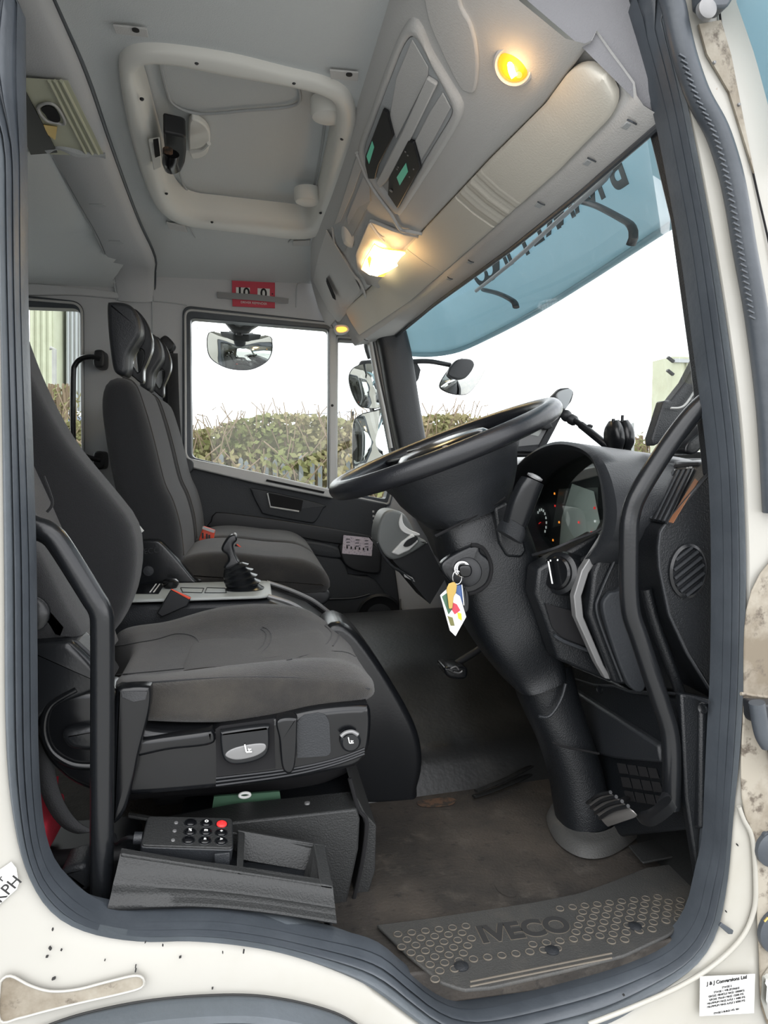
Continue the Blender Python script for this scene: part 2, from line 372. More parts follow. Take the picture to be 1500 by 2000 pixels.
obj('drain_tab', MB().prism(YS([(1402,1806),(1407,1800),(1430,1815),(1428,1822),(1420,1822)], -.04), (0, -.004, 0)), 'seal_rubber', wd, bev=.001)
# lower left pressing and wheel arch
pr = crv(YS([(2,1990),(1,1925),(8,1908),(25,1904),(60,1922),(100,1933),(150,1930),(210,1915),(262,1903),(280,1908),(278,1925),(240,1937),(160,1955),(90,1972),(40,1985)], -.041), 90, True)
q = obj('pressed_recess', MB().prism(pr, (0, -.0025, 0)), 'dirty_paint', wd, bev=.001)
obj('recess_edge', MB().tube([p+Vector((0, -.003, 0)) for p in pr], .0018, n=6, closed=True, smooth=False), 'cab_paint', q)
ax = YS([(60,2010),(160,1974),(300,1946),(450,1936),(550,1944),(650,1970),(710,2004),(760,2040)], -.03)
ay = YS([(60,2100),(160,2040),(300,2008),(450,1998),(550,2006),(650,2035),(710,2075),(760,2110)], -.03)
A1 = crv(ax, 60, False); A2 = crv(ay, 60, False)
mb = MB(); rows = []
for t, y in [(0, -.038), (.03, -.055), (.12, -.07), (.3, -.073), (.36, -.066), (.42, -.073), (.7, -.08), (1, -.085)]: rows.append([a.lerp(b, t)+Vector((0, y+.03, 0)) for a, b in zip(A1, A2)])
obj('wheel_arch_trim', MB().grid(rows), 'sill_rubber', wd, label='dark plastic wheel arch lip')
obj('arch_edge_line', MB().tube([p+Vector((0, -.012, .004)) for p in A1], .0016, n=6, smooth=False), 'ink', wd)
# chips and scratches with shapes of their own
mb = MB()
for px, py, w in [(103,1815,2),(98,1852,3),(92,1868,2),(120,1855,1.5),(205,1875,1),(265,1895,2.5),(105,1911,3),(476,1858,3),(352,1869,2),(435,1860,1.5),(265,1887,2),(415,1930,1.5),(1218,1943,2.2),(1230,1772,1.5),(1418,1780,1.5),(1440,1650,2),(318,1846,1.5),(284,1840,1.2)]:
    c = PY(px, py, -.0375); mb.box(c, (w*.0007, .004, w*.0015), Matrix.Rotation(px*.7, 3, 'Y'))
obj('paint_chips', mb, 'ink', wd)
# stickers
def sheet(name, m, q4, y, lab, parent=None, t=.0008): return obj(name, MB().prism(YS(q4, y), (0, -t, 0)), m, parent, label=lab)
st = tag(sheet('maker_sticker', 'paper_white', [(1367,1907),(1474,1902),(1472,1978),(1366,1984)], -.0455, None), 'small white maker sticker with faint text, low on the cream sill', 'sticker')
c = PY(1420,1915,-.0468); xd = (1, 0, .03)
text('J & J Conversions Ltd', c, xd, (0, 0, 1), .0085, 'ink', st, bold=.0002)
text('STAGE 2\nSTAGE 1 WB ZCFA81E\nGROSS VEHICLE MASS 12000KG\nGROSS TRAIN MASS 15500 KG\nMAXIMUM MASS AXLE 1 4480 KG\nMAXIMUM MASS AXLE 2 8500 KG', PY(1419,1944,-.0468), xd, (0, 0, 1), .0048, 'ink', st, space=1.25)
text('STAGE 2 BUILD NO. 001', PY(1419,1975,-.0468), xd, (0, 0, 1), .0045, 'ink', st)
st = tag(sheet('speed_sticker', 'paper_white', [(-60,1740),(22,1683),(32,1695),(37,1725),(33,1736),(-50,1810)], -.0375, None), 'white sticker with handwritten KPH at the bottom left of the cab side', 'sticker')
a = PY(0,1752,-.0388); b = PY(30,1722,-.0388); xd = (b-a)
text('KPH', (a+b)/2, xd, (-xd.z, 0, xd.x), .022, 'ink', st); text('r', PY(2,1716,-.0388), xd, (-xd.z, 0, xd.x), .014, 'ink', st)

# ================================================================== CEILING, BEAM
hat = crv([PZ(*p, 1.68) for p in [(232,120),(240,97),(268,84),(330,85),(450,103),(560,130),(635,148),(678,172),(694,212),(690,260),(670,350),(640,430),(625,450),(580,460),(440,443),(370,434),(330,420),(300,388),(270,310),(245,210)]], 160, True)
hin = crv([PZ(*p, 1.68) for p in [(265,140),(272,124),(290,115),(340,117),(450,140),(570,160),(635,180),(657,205),(655,260),(635,355),(618,415),(602,440),(560,438),(440,425),(370,415),(335,385),(312,310),(285,210)]], 160, True)
def zc(x, y):
    z = 1.68
    if y > 1.7: z -= .55*max(0, y-1.7)**1.5*.9
    if y < .25: z -= .3*(.25-y)**1.4
    if x < -.5: z -= .05
    return z
def starXY(poly, c, n):
    q = star([Vector((p.x, 0, p.y)) for p in poly], c, n); return [(p.x, p.z) for p in q]
hc = (-.02, 1.12); HO = starXY(hat, hc, 160); HI = starXY(hin, hc, 160)
BO = starXY([Vector((-1.12, -.06, 0)), Vector((.36, -.06, 0)), Vector((.33, 2.07, 0)), Vector((-1.12, 2.07, 0))], hc, 160)
rows = []
for t in [0, .05, .15, .3, .45, .6, .7, .8, .88, .95, 1]:
    rows.append([Vector((a[0]*(1-t)+b[0]*t, a[1]*(1-t)+b[1]*t, 0)) for a, b in zip(HO, BO)])
    for p in rows[-1]: p.z = zc(p.x, p.y)
ce = struct('ceiling', label='grey felt headliner of the cab roof')
obj('headliner', MB().grid(rows, cl=True), 'headliner', ce, smooth=60)
obj('roof_skin', MB().box((-.2, 1.02, 1.83), (1.95, 2.3, .02)), 'cab_paint', ce)
# seams pressed in the liner
def zt(pts, z, r, m, par, **k): return obj('seam', MB().tube([PZ(a, b, z) for a, b in pts], r, n=6, **k), m, par)
zt([(328,437),(365,440),(400,478),(500,490),(545,492),(572,465),(606,468)], 1.671, .0025, 'headliner_dark', ce, seg=40)
for q4 in [[(220,40),(287,47),(290,64),(226,56)], [(644,128),(700,133),(699,149),(646,145)]]:
    pl_ = [PZ(a, b+6, 1.672) for a, b in q4]; o = obj('liner_clip', MB().prism(pl_, (0, 0, -.004)), 'console_grey', ce, bev=.001)
for q4 in [[(325,433),(362,440),(366,452),(330,445)], [(572,470),(606,468),(605,478),(572,478)]]:
    o = obj('liner_clip', MB().prism([PZ(a, b, 1.668) for a, b in q4], (0, 0, -.004)), 'console_grey', ce, bev=.001)
obj('clip_hole', MB().lathe([(0, .007), (.002, .007), (.003, .0001)], PZ(265,58,1.667), (0, 0, -1), n=14), 'ink', ce); obj('clip_hole', MB().lathe([(0, .007), (.002, .007), (.003, .0001)], PZ(682,145,1.667), (0, 0, -1), n=14), 'ink', ce)
# cross beam over the seats, running down into the far pillar
bs = []
Lp = [(20,60),(50,190),(95,290),(150,390),(190,460),(213,515)]; Rp = [(105,40),(158,160),(205,290),(243,390),(270,455),(297,512)]
zz = [1.655, 1.652, 1.648, 1.64, 1.625, 1.60]
rowsL = [PZ(a, b, z) for (a, b), z in zip(Lp, zz)]; rowsR = [PZ(a, b, z) for (a, b), z in zip(Rp, zz)]
# extend towards the camera side
rowsL = [Vector((rowsL[0].x+.01, -.05, 1.655))]+rowsL; rowsR = [Vector((rowsR[0].x, -.05, 1.655))]+rowsR
rowsL += [PY(224,550,2.015), PY(229,585,2.035)]; rowsR += [PY(297,540,2.00), PY(297,588,2.035)]
mb = MB(); rr = []
for l, r_ in zip(crv(rowsL, 40, False), crv(rowsR, 40, False)):
    q_ = min(1, max(0, (l.y-1.8)/.2)); up = Vector((0, .03*q_, .05-.02*q_)); w = (r_-l)
    rr.append([l+up, l, l+w*.06-up*.22, l+w*.5-up*.3, l+w*.86-up*.26, r_-up*.06, r_+up*.4+w*.05, r_+up])
obj('beam_groove', MB().tube([r_[-2].lerp(r_[-1], .3)+Vector((.004, 0, 0)) for r_ in rr][3:], .0055, n=8, smooth=False), 'seal_rubber', ce)
obj('beam_edge', MB().tube([r_[1]+Vector((-.002, 0, -.002)) for r_ in rr][3:], .004, n=8, smooth=False), 'headliner_dark', ce)
obj('cross_beam', mb.grid(rr), 'pillar_grey', ce, smooth=50, label='grey felt covered cross beam')
pocket = [PZ(*p, 1.632) for p in [(20,150),(133,157),(205,306),(160,302),(98,300),(60,225)]]
pk = obj('beam_opening', MB().prism(pocket, (0, 0, -.002)), 'cream_primer', ce, label='opening in the beam showing bare cream metal')
obj('dark_opening_edge', MB().prism([PZ(*p, 1.628) for p in [(20,150),(44,165),(112,296),(60,300),(30,230)]], (0, 0, -.003)), 'black', pk)
for x0 in (0, 12, 24): obj('metal_ridge', MB().tube([PZ(96+x0,158,1.628), PZ(168+x0*1.0,300,1.628)], .004, n=8), 'cream_primer', pk)
obj('round_hole', MB().prism(crv([PZ(*p, 1.6275) for p in [(80,212),(92,205),(108,212),(118,232),(110,238),(95,232),(88,222)]], 24, True), (0, 0, -.002)), 'void', pk)
obj('hole_rim', MB().tube([PZ(*p, 1.626) for p in [(74,212),(88,202),(108,206),(124,230),(125,243),(110,240),(90,235)]], .0035, n=8, seg=30, closed=True), 'light_trim', pk)
obj('brown_paper', MB().prism([PZ(*p, 1.626) for p in [(85,243),(112,247),(108,273),(92,262)]], (0, 0, -.001)), 'gold', pk)
obj('torn_liner', MB().tube([PZ(*p, 1.63) for p in [(92,292),(118,288),(150,296),(172,300),(206,304)]], lambda t: .010-.004*math.sin(t*9), n=8, seg=26), 'headliner_dark', pk)
for a, b, c in [(174,208,397),(212,243,470),(221,253,496)]:
    obj('slot', MB().prism([PZ(*p, 1.628 if c < 450 else 1.61) for p in [(a,c),(b-8,c-1),(b,c+3),(b-6,c+6),(a+6,c+4)]], (0, 0, -.004)), 'headliner_dark', ce)
# ---- hatch
ht = struct('hatch'); ht = ht; del ht['kind']; ht.name = 'roof_hatch'; ht.location = (0, 1.12, 1.68)
tag(ht, 'pale plastic roof hatch with rounded frame in the ceiling', 'roof hatch')
def hrow(t, z): return [Vector((a[0]*(1-t)+b[0]*t, a[1]*(1-t)+b[1]*t, z)) for a, b in zip(HO, HI)]
obj('frame', MB().grid([hrow(-.02, 1.69), hrow(0, 1.668), hrow(.15, 1.66), hrow(.5, 1.657), hrow(.8, 1.662), hrow(1, 1.672), hrow(1.1, 1.70), hrow(1.12, 1.75)], cl=True), 'hatch_plastic', ht, smooth=60)
lid = [PZ(*p, 1.75) for p in [(200,100),(640,90),(760,180),(700,470),(330,440)]]
obj('lid', MB().box((-.02, 1.2, 1.765), (.9, 1.45, .02)), 'headliner', ht)
lz = 1.748
obj('lid_seam', MB().tube([PZ(*p, lz) for p in [(312,118),(325,175),(340,205),(390,222),(480,216),(577,205),(584,170)]], .004, n=6, seg=50), 'headliner_dark', ht)
obj('lid_seam', MB().tube([PZ(*p, lz) for p in [(350,300),(354,345),(366,372),(400,382),(560,402),(595,405),(612,370),(628,290),(634,240)]], .004, n=6, seg=50), 'headliner_dark', ht)
obj('lid_pad', MB().prism(crv([PZ(*p, lz) for p in [(370,225),(395,228),(410,250),(406,285),(392,296),(372,294)]], 30, True), (0, 0, -.018)), 'hatch_plastic', ht, bev=.004)
for pts in [[(625,195),(640,190),(655,215),(650,258),(634,240)], [(588,372),(600,366),(612,380),(610,413),(594,405)]]:
    c = PZ(*pts[0], 1.70); cc_ = [PZ(*p, 1.70) for p in pts]; ce_ = sum(cc_, Vector())/5
    obj('hinge_cover', MB().lathe([(-.03, .045), (0, .045), (.012, .04), (.018, .028), (.02, .0001)], ce_, (0, 0, -1), n=24), 'hatch_plastic', ht)
lt = obj('latch_block', MB().prism(crv([PZ(*p, 1.70) for p in [(318,218),(362,228),(363,262),(360,285),(352,303),(330,305),(322,270)]], 40, True, False), (0, 0, -.05)), 'black', ht, bev=.006)
obj('latch_lever', MB().tube([PZ(335,300,1.62), PZ(332,318,1.61), PZ(336,330,1.61)], .02, n=14, flat=.7), 'gloss_black', lt)
obj('latch_button', MB().lathe([(0, .013), (.014, .013), (.018, .009), (.018, .0001)], PZ(328,292,1.632), (0, -.2, -1), n=18), 'rust', lt)
obj('latch_stem', MB().tube([PZ(372,296,1.70), PZ(395,292,1.70), PZ(408,280,1.70)], .006, n=8), 'hatch_plastic', lt)
obj('latch_mount', MB().prism([PZ(*p, 1.655) for p in [(290,270),(312,266),(316,318),(300,325)]], (0, 0, -.012)), 'hatch_plastic', ht, bev=.003)
obj('mount_slot', MB().prism([PZ(*p, 1.641) for p in [(299,272),(309,270),(313,302),(303,306)]], (0, 0, -.003)), 'void', ht)
for px, py in [(277,192),(325,377),(414,433),(384,121),(574,160),(668,270),(626,415)]:
    obj('screw', MB().lathe([(0, .005), (.003, .005), (.005, .003), (.005, .0001)], PZ(px, py, 1.662), (0, 0, -1), n=10), 'dash_grey', ht)

# ================================================================== HEADER / OVERHEAD CONSOLE SHELL
def ylin(pts):
    pts = sorted(pts, key=lambda p: p.y)
    def f(y):
        if y <= pts[0].y: a, b = pts[0], pts[1]
        elif y >= pts[-1].y: a, b = pts[-2], pts[-1]
        else:
            for i in range(len(pts)-1):
                if pts[i].y <= y <= pts[i+1].y: a, b = pts[i], pts[i+1]; break
        t = (y-a.y)/(b.y-a.y); return Vector((a.x+(b.x-a.x)*t, y, a.z+(b.z-a.z)*t))
    return f
L0 = ylin([PZ(790,0,1.64), PZ(700,265,1.64), PZ(650,410,1.63), PZ(605,545,1.6)])
L1 = ylin([PZ(1110,130,1.48), PZ(1060,200,1.48), PZ(950,310,1.48), PZ(830,440,1.48), PZ(720,560,1.475), PY(672,606,1.93), PY(650,630,2.0)])
L2 = ylin([PZ(1240,190,1.41), PZ(1100,330,1.41), PZ(940,470,1.41), PZ(800,590,1.41), PY(706,656,1.93)])
L3 = ylin([PZ(1290,235,1.385), PZ(1130,375,1.385), PZ(1000,480,1.385), PZ(850,590,1.385), PY(770,657,2.0)])
hd = struct('trim_1', label='grey overhead console across the top of the windscreen')
rows = []
ys = [.035+i*(2.02-.035)/60 for i in range(61)]
for y in ys:
    a, b, c, d = L0(y), L1(y), L2(y), L3(y)
    up = Vector((.02, 0, .05))
    n_ = Vector((-(a.z-b.z), 0, -(b.x-a.x))).normalized()      # outwards, down and back
    rows.append([a+Vector((-.02, 0, .06)), a, a.lerp(b, .25)+n_*.008, a.lerp(b, .6)+n_*.016, a.lerp(b, .9)+n_*.014, b, b+Vector((.012, 0, .006)), b+Vector((.02, 0, .022)), c+Vector((-.004, 0, .02)), c, c+Vector((.012, 0, -.014)), d+Vector((-.006, 0, -.006)), d, d+Vector((.03, 0, .02)), d+Vector((.03, 0, .25))])
obj('console_shell', MB().grid(rows), 'console_grey', hd, smooth=45)

# cove that closes the near end of the header against the door frame
e0 = [L0(.045)+Vector((-.05, 0, .02)), L0(.045), L0(.045).lerp(L1(.045), .5), L1(.045), L1(.045).lerp(L2(.045), .5), L2(.045), L3(.045), L3(.045)+Vector((.03, 0, .02))]
e1 = YS([(840,-170),(960,-170),(1080,-160),(1180,-120),(1222,-20),(1250,70),(1276,160),(1300,245)], .028)
obj('side_cove', MB().grid([e0, [a.lerp(b, .5)+Vector((-.004, 0, -.004)) for a, b in zip(e0, e1)], e1]), 'cove_cloth', hd, smooth=60)
from mathutils.bvhtree import BVHTree
def bvh(o): me = o.data; return BVHTree.FromPolygons([v.co.copy() for v in me.vertices], [tuple(p.vertices) for p in me.polygons])
HB = bvh(bpy.data.objects['console_shell'])
def rayhit(tree, px, py):
    d = (_f*F+_r*(px-750)+_u*(1000-py)).normalized(); return tree.ray_cast(CAM, d)[0]
# ================================================================== FAR (PASSENGER) WALL, DOOR, WINDOWS
YF = 2.04
wp = struct('wall_passenger', label='grey lined far side of the cab behind the passenger door')
def rr_(pts, n=60, sm=True): return crv(pts, n, True, sm)
def rnd(px4, y, r=.12, n=8):
    # rounded polygon from pixel corners; r = fraction of the edge used for each corner
    P = YS(px4, y); L = len(P); out = []
    for i in range(L):
        a, b, c = P[i-1], P[i], P[(i+1) % L]; d = min(r, .45*(b-a).length, .45*(c-b).length)
        p = b+(a-b).normalized()*d; q = b+(c-b).normalized()*d
        for k in range(n+1):
            t = k/n; out.append(p*(1-t)**2+b*2*t*(1-t)+q*t*t)
    return out
W1o = rnd([(-60,566),(164,590),(166,905),(-60,905)], YF, .05); W1i = rnd([(-50,597),(157,604),(160,900),(-50,900)], YF, .03)
W2o = rnd([(357,597),(652,630),(652,966),(357,898)], YF, .04); W2i = rnd([(372,622),(641,644),(641,957),(375,893)], YF, .02)
W3o = rnd([(655,655),(735,662),(783,905),(760,990),(655,966)], YF, .015); W3i = rnd([(660,665),(722,668),(768,905),(752,975),(658,958)], YF, .012)
outer = [Vector((-1.12, YF, 1.66)), Vector((-1.12, YF, -.5)), Vector((1.0, YF, -.5)), Vector((1.0, YF, .77)), Vector((.78, YF, .79)), Vector((.74, YF, .85)), Vector((.63, YF, 1.42)), Vector((.5, YF, 1.66))]
obj('wall_lining', MB().plate(outer, [W1o, W2o, W3o], (0, .05, 0)), 'pillar_grey', wp, smooth=30)
obj('outer_skin', MB().plate([p+Vector((0, .055, 0)) for p in outer], [[p+Vector((0, .055, 0)) for p in w] for w in (W1o, W2o, W3o)], (0, .01, 0)), 'cab_paint', wp, smooth=30)
obj('wall_seam', MB().tube(YS([(50,545),(150,548),(230,556),(297,560),(300,588),(340,592),(365,596)], YF-.002), .003, n=6, smooth=False), 'headliner_dark', wp)
obj('wall_seam', MB().tube(YS([(297,560),(298,640),(301,760),(300,900)], YF-.002), .0025, n=6), 'headliner_dark', wp)
obj('wall_seam', MB().tube(YS([(578,600),(580,560),(585,552),(605,548)], YF-.002), .003, n=6), 'headliner_dark', wp)
obj('upper_moulding', MB().puff(YS([(42,556),(150,562),(228,572),(230,584),(150,578),(42,576)], YF), YF-.015, YF+.02, .006), 'pillar_grey', wp)
def ring(a, b, y0, t): return MB().plate([Vector((p.x, y0, p.z)) for p in a], [[Vector((p.x, y0, p.z)) for p in b]], (0, t, 0))
def window(name, Wo, Wi, lab, ys, inner=.009):
    w = struct(name, label=lab)
    obj('window_seal', ring(Wo, Wi, ys, .07), 'seal_rubber', w, bev=.004)
    c = sum(Wi, Vector())/len(Wi); mid = [p.lerp(q, .35) for p, q in zip(Wo, Wi)]
    obj('seal_bead', MB().tube([Vector((p.x, ys-.003, p.z)) for p in mid], .005, n=8, closed=True, smooth=False), 'light_trim', w)
    obj('pane', MB().plate([Vector((p.x, ys+.05, p.z)) for p in Wi], [], (0, .003, 0)), 'glass', w)
    return w
window('window_1', W1o, W1i, 'small rear side window in the far wall', YF-.012)
window('window_2', W2o, W2i, 'large window of the passenger door', YF-.012)
window('window_3', W3o, W3i, 'narrow quarter window beside the front pillar', YF-.012)
obj('quarter_post', MB().prism(YS([(644,640),(657,642),(657,962),(644,960)], YF-.03), (0, .05, 0)), 'light_trim', wp, bev=.004)
obj('post_screw', MB().lathe([(0, .006), (.003, .005), (.004, .0001)], PY(649,792,YF-.03), (0, -1, 0), n=10), 'ink', wp)
text('AVION', PY(395,643,YF+.03), (1, 0, 0), (0, 0, 1), .016, 'ink', bpy.data.objects['window_2'], name='glass_marking', mirror=True)
# front pillar, far side
fp = obj('trim_2', MB().sil([(733,655,792,648,1.99,.05), (742,700,803,695,1.99,.05), (757,790,817,785,1.99,.05), (775,880,832,870,1.99,.05), (790,960,850,950,1.99,.05)], n=20, e=.5), 'dash_grey', label='dark far windscreen pillar trim'); tag(fp, kind='structure')
obj('pillar_strip', MB().tube(YS([(724,668),(735,730),(750,800),(764,875)], 1.965), .008, n=8), 'light_trim', fp)
# near windscreen pillar inner face
npl = obj('trim_3', MB().prism(YS([(1270,180),(1300,180),(1345,420),(1375,640),(1400,860),(1402,930),(1392,930),(1368,720),(1328,420)], .06), (0, .03, 0)), 'dash_grey', bev=.004, label='dark near windscreen pillar trim'); tag(npl, kind='structure')
# lamp module over the rear window
lm = thing('rear_light_unit', 'dark oblong lamp unit above the small rear side window', 'lamp', PY(84,530,YF))
obj('housing', MB().puff(YS([(40,510),(108,513),(118,522),(117,542),(110,550),(40,546)], YF), YF-.025, YF+.01, .008), 'dash_grey', lm)
obj('lens', MB().prism(YS([(52,516),(80,518),(80,541),(52,540)], YF-.027), (0, -.003, 0)), 'silver_trim', lm, bev=.002)

# ---- door panel
d1 = struct('door_1', label='dark grey passenger door panel under its window')
YD = 1.985
obj('inner_panel', MB().prism(YS([(357,893),(645,962),(755,985),(800,1320),(340,1320)], YD), (0, .055, 0)), 'door_plastic', d1, bev=.006, smooth=30)
obj('window_ledge', MB().prism(YS([(357,893),(500,922),(651,957),(651,974),(500,944),(357,910)], YD-.03), (0, .075, 0)), 'light_trim', d1, bev=.006)
obj('ledge_slot', MB().prism(YS([(521,936),(634,960),(632,964),(519,940)], YD-.031), (0, -.003, 0)), 'void', d1)
obj('ledge_end', MB().puff(YS([(357,895),(376,900),(378,915),(370,925),(360,925)], YD-.02), YD-.04, YD+.02, .006), 'dash_grey', d1)
obj('lower_panel', MB().puff(YS([(402,1080),(412,1065),(560,1065),(665,1090),(680,1120),(740,1140),(800,1300),(402,1300)], YD), YD-.03, YD+.02, .012), 'door_plastic', d1)
obj('arm_recess', MB().puff(YS([(412,1018),(418,1003),(440,1001),(560,1017),(720,1045),(728,1060),(660,1062),(540,1042),(415,1032)], YD), YD-.012, YD+.01, .006), 'black', d1)
obj('arm_pad', MB().puff(YS([(414,1036),(420,1030),(560,1048),(655,1066),(660,1090),(560,1075),(418,1058)], YD), YD-.035, YD+.01, .012), 'door_plastic', d1)
hb = obj('handle_bezel', MB().puff(YS([(492,962),(500,954),(628,984),(630,994),(616,1018),(600,1020),(520,1005),(508,995)], YD), YD-.012, YD+.01, .006), 'door_plastic', d1)
obj('handle_recess', MB().prism(YS([(521,962),(592,977),(588,998),(527,988)], YD-.0125), (0, -.002, 0)), 'void', hb)
obj('handle_lip', MB().tube(YS([(522,963),(528,990),(584,999)], YD-.016), .004, n=8, smooth=False), 'light_trim', hb)
obj('bottle_holder', MB().puff(YS([(665,1060),(735,1065),(742,1100),(735,1118),(690,1112),(668,1095)], YD), YD-.04, YD+.01, .01), 'black', d1)
sp = obj('speaker', MB().lathe([(0, .105), (.012, .105), (.02, .095), (.012, .085), (.006, .01), (.005, .0001)], PY(740,1205,YD-.02), (0, -1, 0), n=36), 'black', d1)
obj('speaker_rim', MB().tube(YS([(693,1235),(715,1255),(750,1255),(778,1228),(782,1170)], YD-.05), .004, n=8), 'silver_trim', d1)
obj('lower_moulding', MB().tube(YS([(640,1170),(690,1168),(722,1160)], YD-.034), .005, n=8), 'dash_grey', d1)
stk = tag(sheet('tacho_sticker', 'paper_pink', [(671,1045),(729,1051),(726,1086),(668,1081)], YD-.045, None), 'pale printed sticker with small icons low on the passenger door', 'sticker')
for k in range(6): obj('icon', MB().box(PY(678+k*8,1069+k*.8,YD-.047), (.006, .0008, .011)), 'ink', stk)
for k in range(9):
    c = PY(674+(k % 3)*18+6, 1053+(k//3)*6+k % 3*1.5, YD-.047); obj('icon', MB().box(c, (.016, .0008, .003)), 'dash_grey', stk)
mb = MB()
for k in range(5): mb.box(PY(729+k*.6,999+k*9,YD-.04), (.008, .004, .008))
obj('bead_strip', mb, 'light_trim', d1)

# ================================================================== WINDSCREEN AND OUTER VISOR
ws = struct('window_4', label='curved windscreen')
bot = crv([Vector((.80, .03, .80)), Vector((.90, .3, .80)), Vector((.97, .8, .80)), Vector((.97, 1.25, .80)), Vector((.88, 1.75, .80)), Vector((.73, 2.03, .80))], 30, False)
top = crv([Vector((.66, .03, 1.44)), Vector((.76, .3, 1.46)), Vector((.82, .8, 1.46)), Vector((.82, 1.25, 1.46)), Vector((.75, 1.75, 1.46)), Vector((.62, 2.03, 1.44))], 30, False)
obj('pane', MB().grid([[a.lerp(b, t) for a, b in zip(bot, top)] for t in (0, .5, 1)]), 'glass', ws)
vb = [PY(1620,262,-.10), PX(1325,431,.95), PX(1150,545,1.0), PX(1050,607,.985), PX(960,655,.95), PX(895,684,.89), PX(840,693,.78), PY(795,691,2.14)]
VB = crv(vb, 60, False); VT = [p+Vector((-.12, 0, .26)) for p in VB]
vis = thing('sun_visor_outside', 'blue translucent outside sun visor with dark lettering above the windscreen', 'sun visor', (.9, 1, 1.35))
obj('visor_sheet', MB().grid([[a.lerp(b, t)+Vector((.03*math.sin(math.pi*t), 0, 0)) for a, b in zip(VB, VT)] for t in [0, .1, .25, .5, .75, 1]]), 'blue_visor', vis, solid=.005, smooth=80)
obj('lower_rim', MB().tube(VB, .010, n=10, smooth=False), 'blue_visor', vis)
for pts in [[(1130,392),(1165,402),(1215,428),(1232,440),(1238,460),(1232,478)], [(945,566),(975,574),(1002,588),(1008,600)]]:
    q = [PX(a, b, .90) for a, b in pts]; obj('bracket_arm', MB().tube(q, .013, n=10, seg=24, flat=.6), 'dash_grey', vis)
obj('rail', MB().tube([PX(*p, .87) for p in [(930,568),(1000,512),(1080,440),(1150,378),(1180,352),(1192,332)]], .007, n=10, seg=40), 'galv', vis)
VBV = bvh(bpy.data.objects['visor_sheet'])
for chx, px, py, sz in [('B',1226,372,.15),('R',1180,398,.15),('A',1150,412,.15),('N',1118,436,.15),('K',1092,456,.15),('E',1063,478,.15),('P',1034,504,.15),('I',1008,520,.15),('N',990,530,.15),('C',972,548,.15),('O',954,560,.15)]:
    p0_ = rayhit(VBV, px, py); q0_ = rayhit(VBV, px-12, py+8)
    yd_ = (q0_-p0_).normalized(); ud_ = Vector((-.12, 0, .26)); ud_ = (ud_-yd_*ud_.dot(yd_)).normalized()
    text(chx, p0_+ud_*sz*.36+Vector((-.012, 0, 0)), yd_, ud_, sz, 'visor_letter', vis, bold=.004, ext=.001)
# ================================================================== FLOOR, TUNNEL
fl = struct('floor', label='worn dark rubber floor of the cab')
obj('floor_mat', MB().box((-.05, 1.035, -.03), (2.1, 2.03, .06)), 'floor_mat', fl, bev=.004)
obj('rear_wall', MB().box((-1.12, 1.0, .6), (.04, 2.15, 2.4)), 'pillar_grey', fl)
obj('toe_board', MB().prism([Vector((.80, .05, -.01)), Vector((.99, .05, .22)), Vector((.99, .05, -.06))], (0, 1.95, 0)), 'tunnel_mat', fl)
obj('bulkhead', MB().box((1.0, 1.04, .4), (.03, 2.0, .9)), 'black', fl)
tp = [(.60, -.01), (.625, .03), (.66, .085), (.74, .105), (.95, .165), (1.15, .21), (1.7, .23), (1.9, 0.0)]
tq = crv([Vector((0, a, b)) for a, b in tp], 40, False)
obj('engine_tunnel', MB().grid([[Vector((x+(.02 if p.y < .7 else 0), p.y+(x-.3)*.10, p.z)) for p in tq] for x in (.2, .35, .5, .65, .8, .95)]), 'tunnel_mat', fl, smooth=60)
obj('tunnel_hump', MB().puff(YS([(600,1300),(625,1235),(655,1212),(690,1228),(735,1285),(788,1370),(816,1432),(823,1490),(812,1540),(802,1565),(640,1570),(600,1570)], .62), .60, .76, .02), 'satin_black', fl)
obj('mat_lip', MB().tube([PZ(*p, .012) for p in [(925,1556),(960,1545),(1020,1520),(1075,1490)]], .008, n=8, flat=.5), 'tunnel_mat', fl)
obj('mat_lip', MB().tube([PZ(*p, .03) for p in [(930,1545),(980,1525),(1030,1500),(1075,1476)]], .007, n=8, flat=.5), 'tunnel_mat', fl)
obj('rust_patch', MB().prism(crv([PZ(*p, .002) for p in [(815,1566),(835,1562),(870,1558),(890,1562),(882,1572),(850,1576),(822,1575)]], 30, True), (0, 0, .001)), 'rust', fl)
obj('worn_patch', MB().prism(crv([PZ(*p, .001) for p in [(965,1725),(975,1712),(990,1722),(1003,1738),(1008,1750),(995,1752),(975,1742)]], 30, True), (0, 0, .0008)), 'floor_mat', fl)
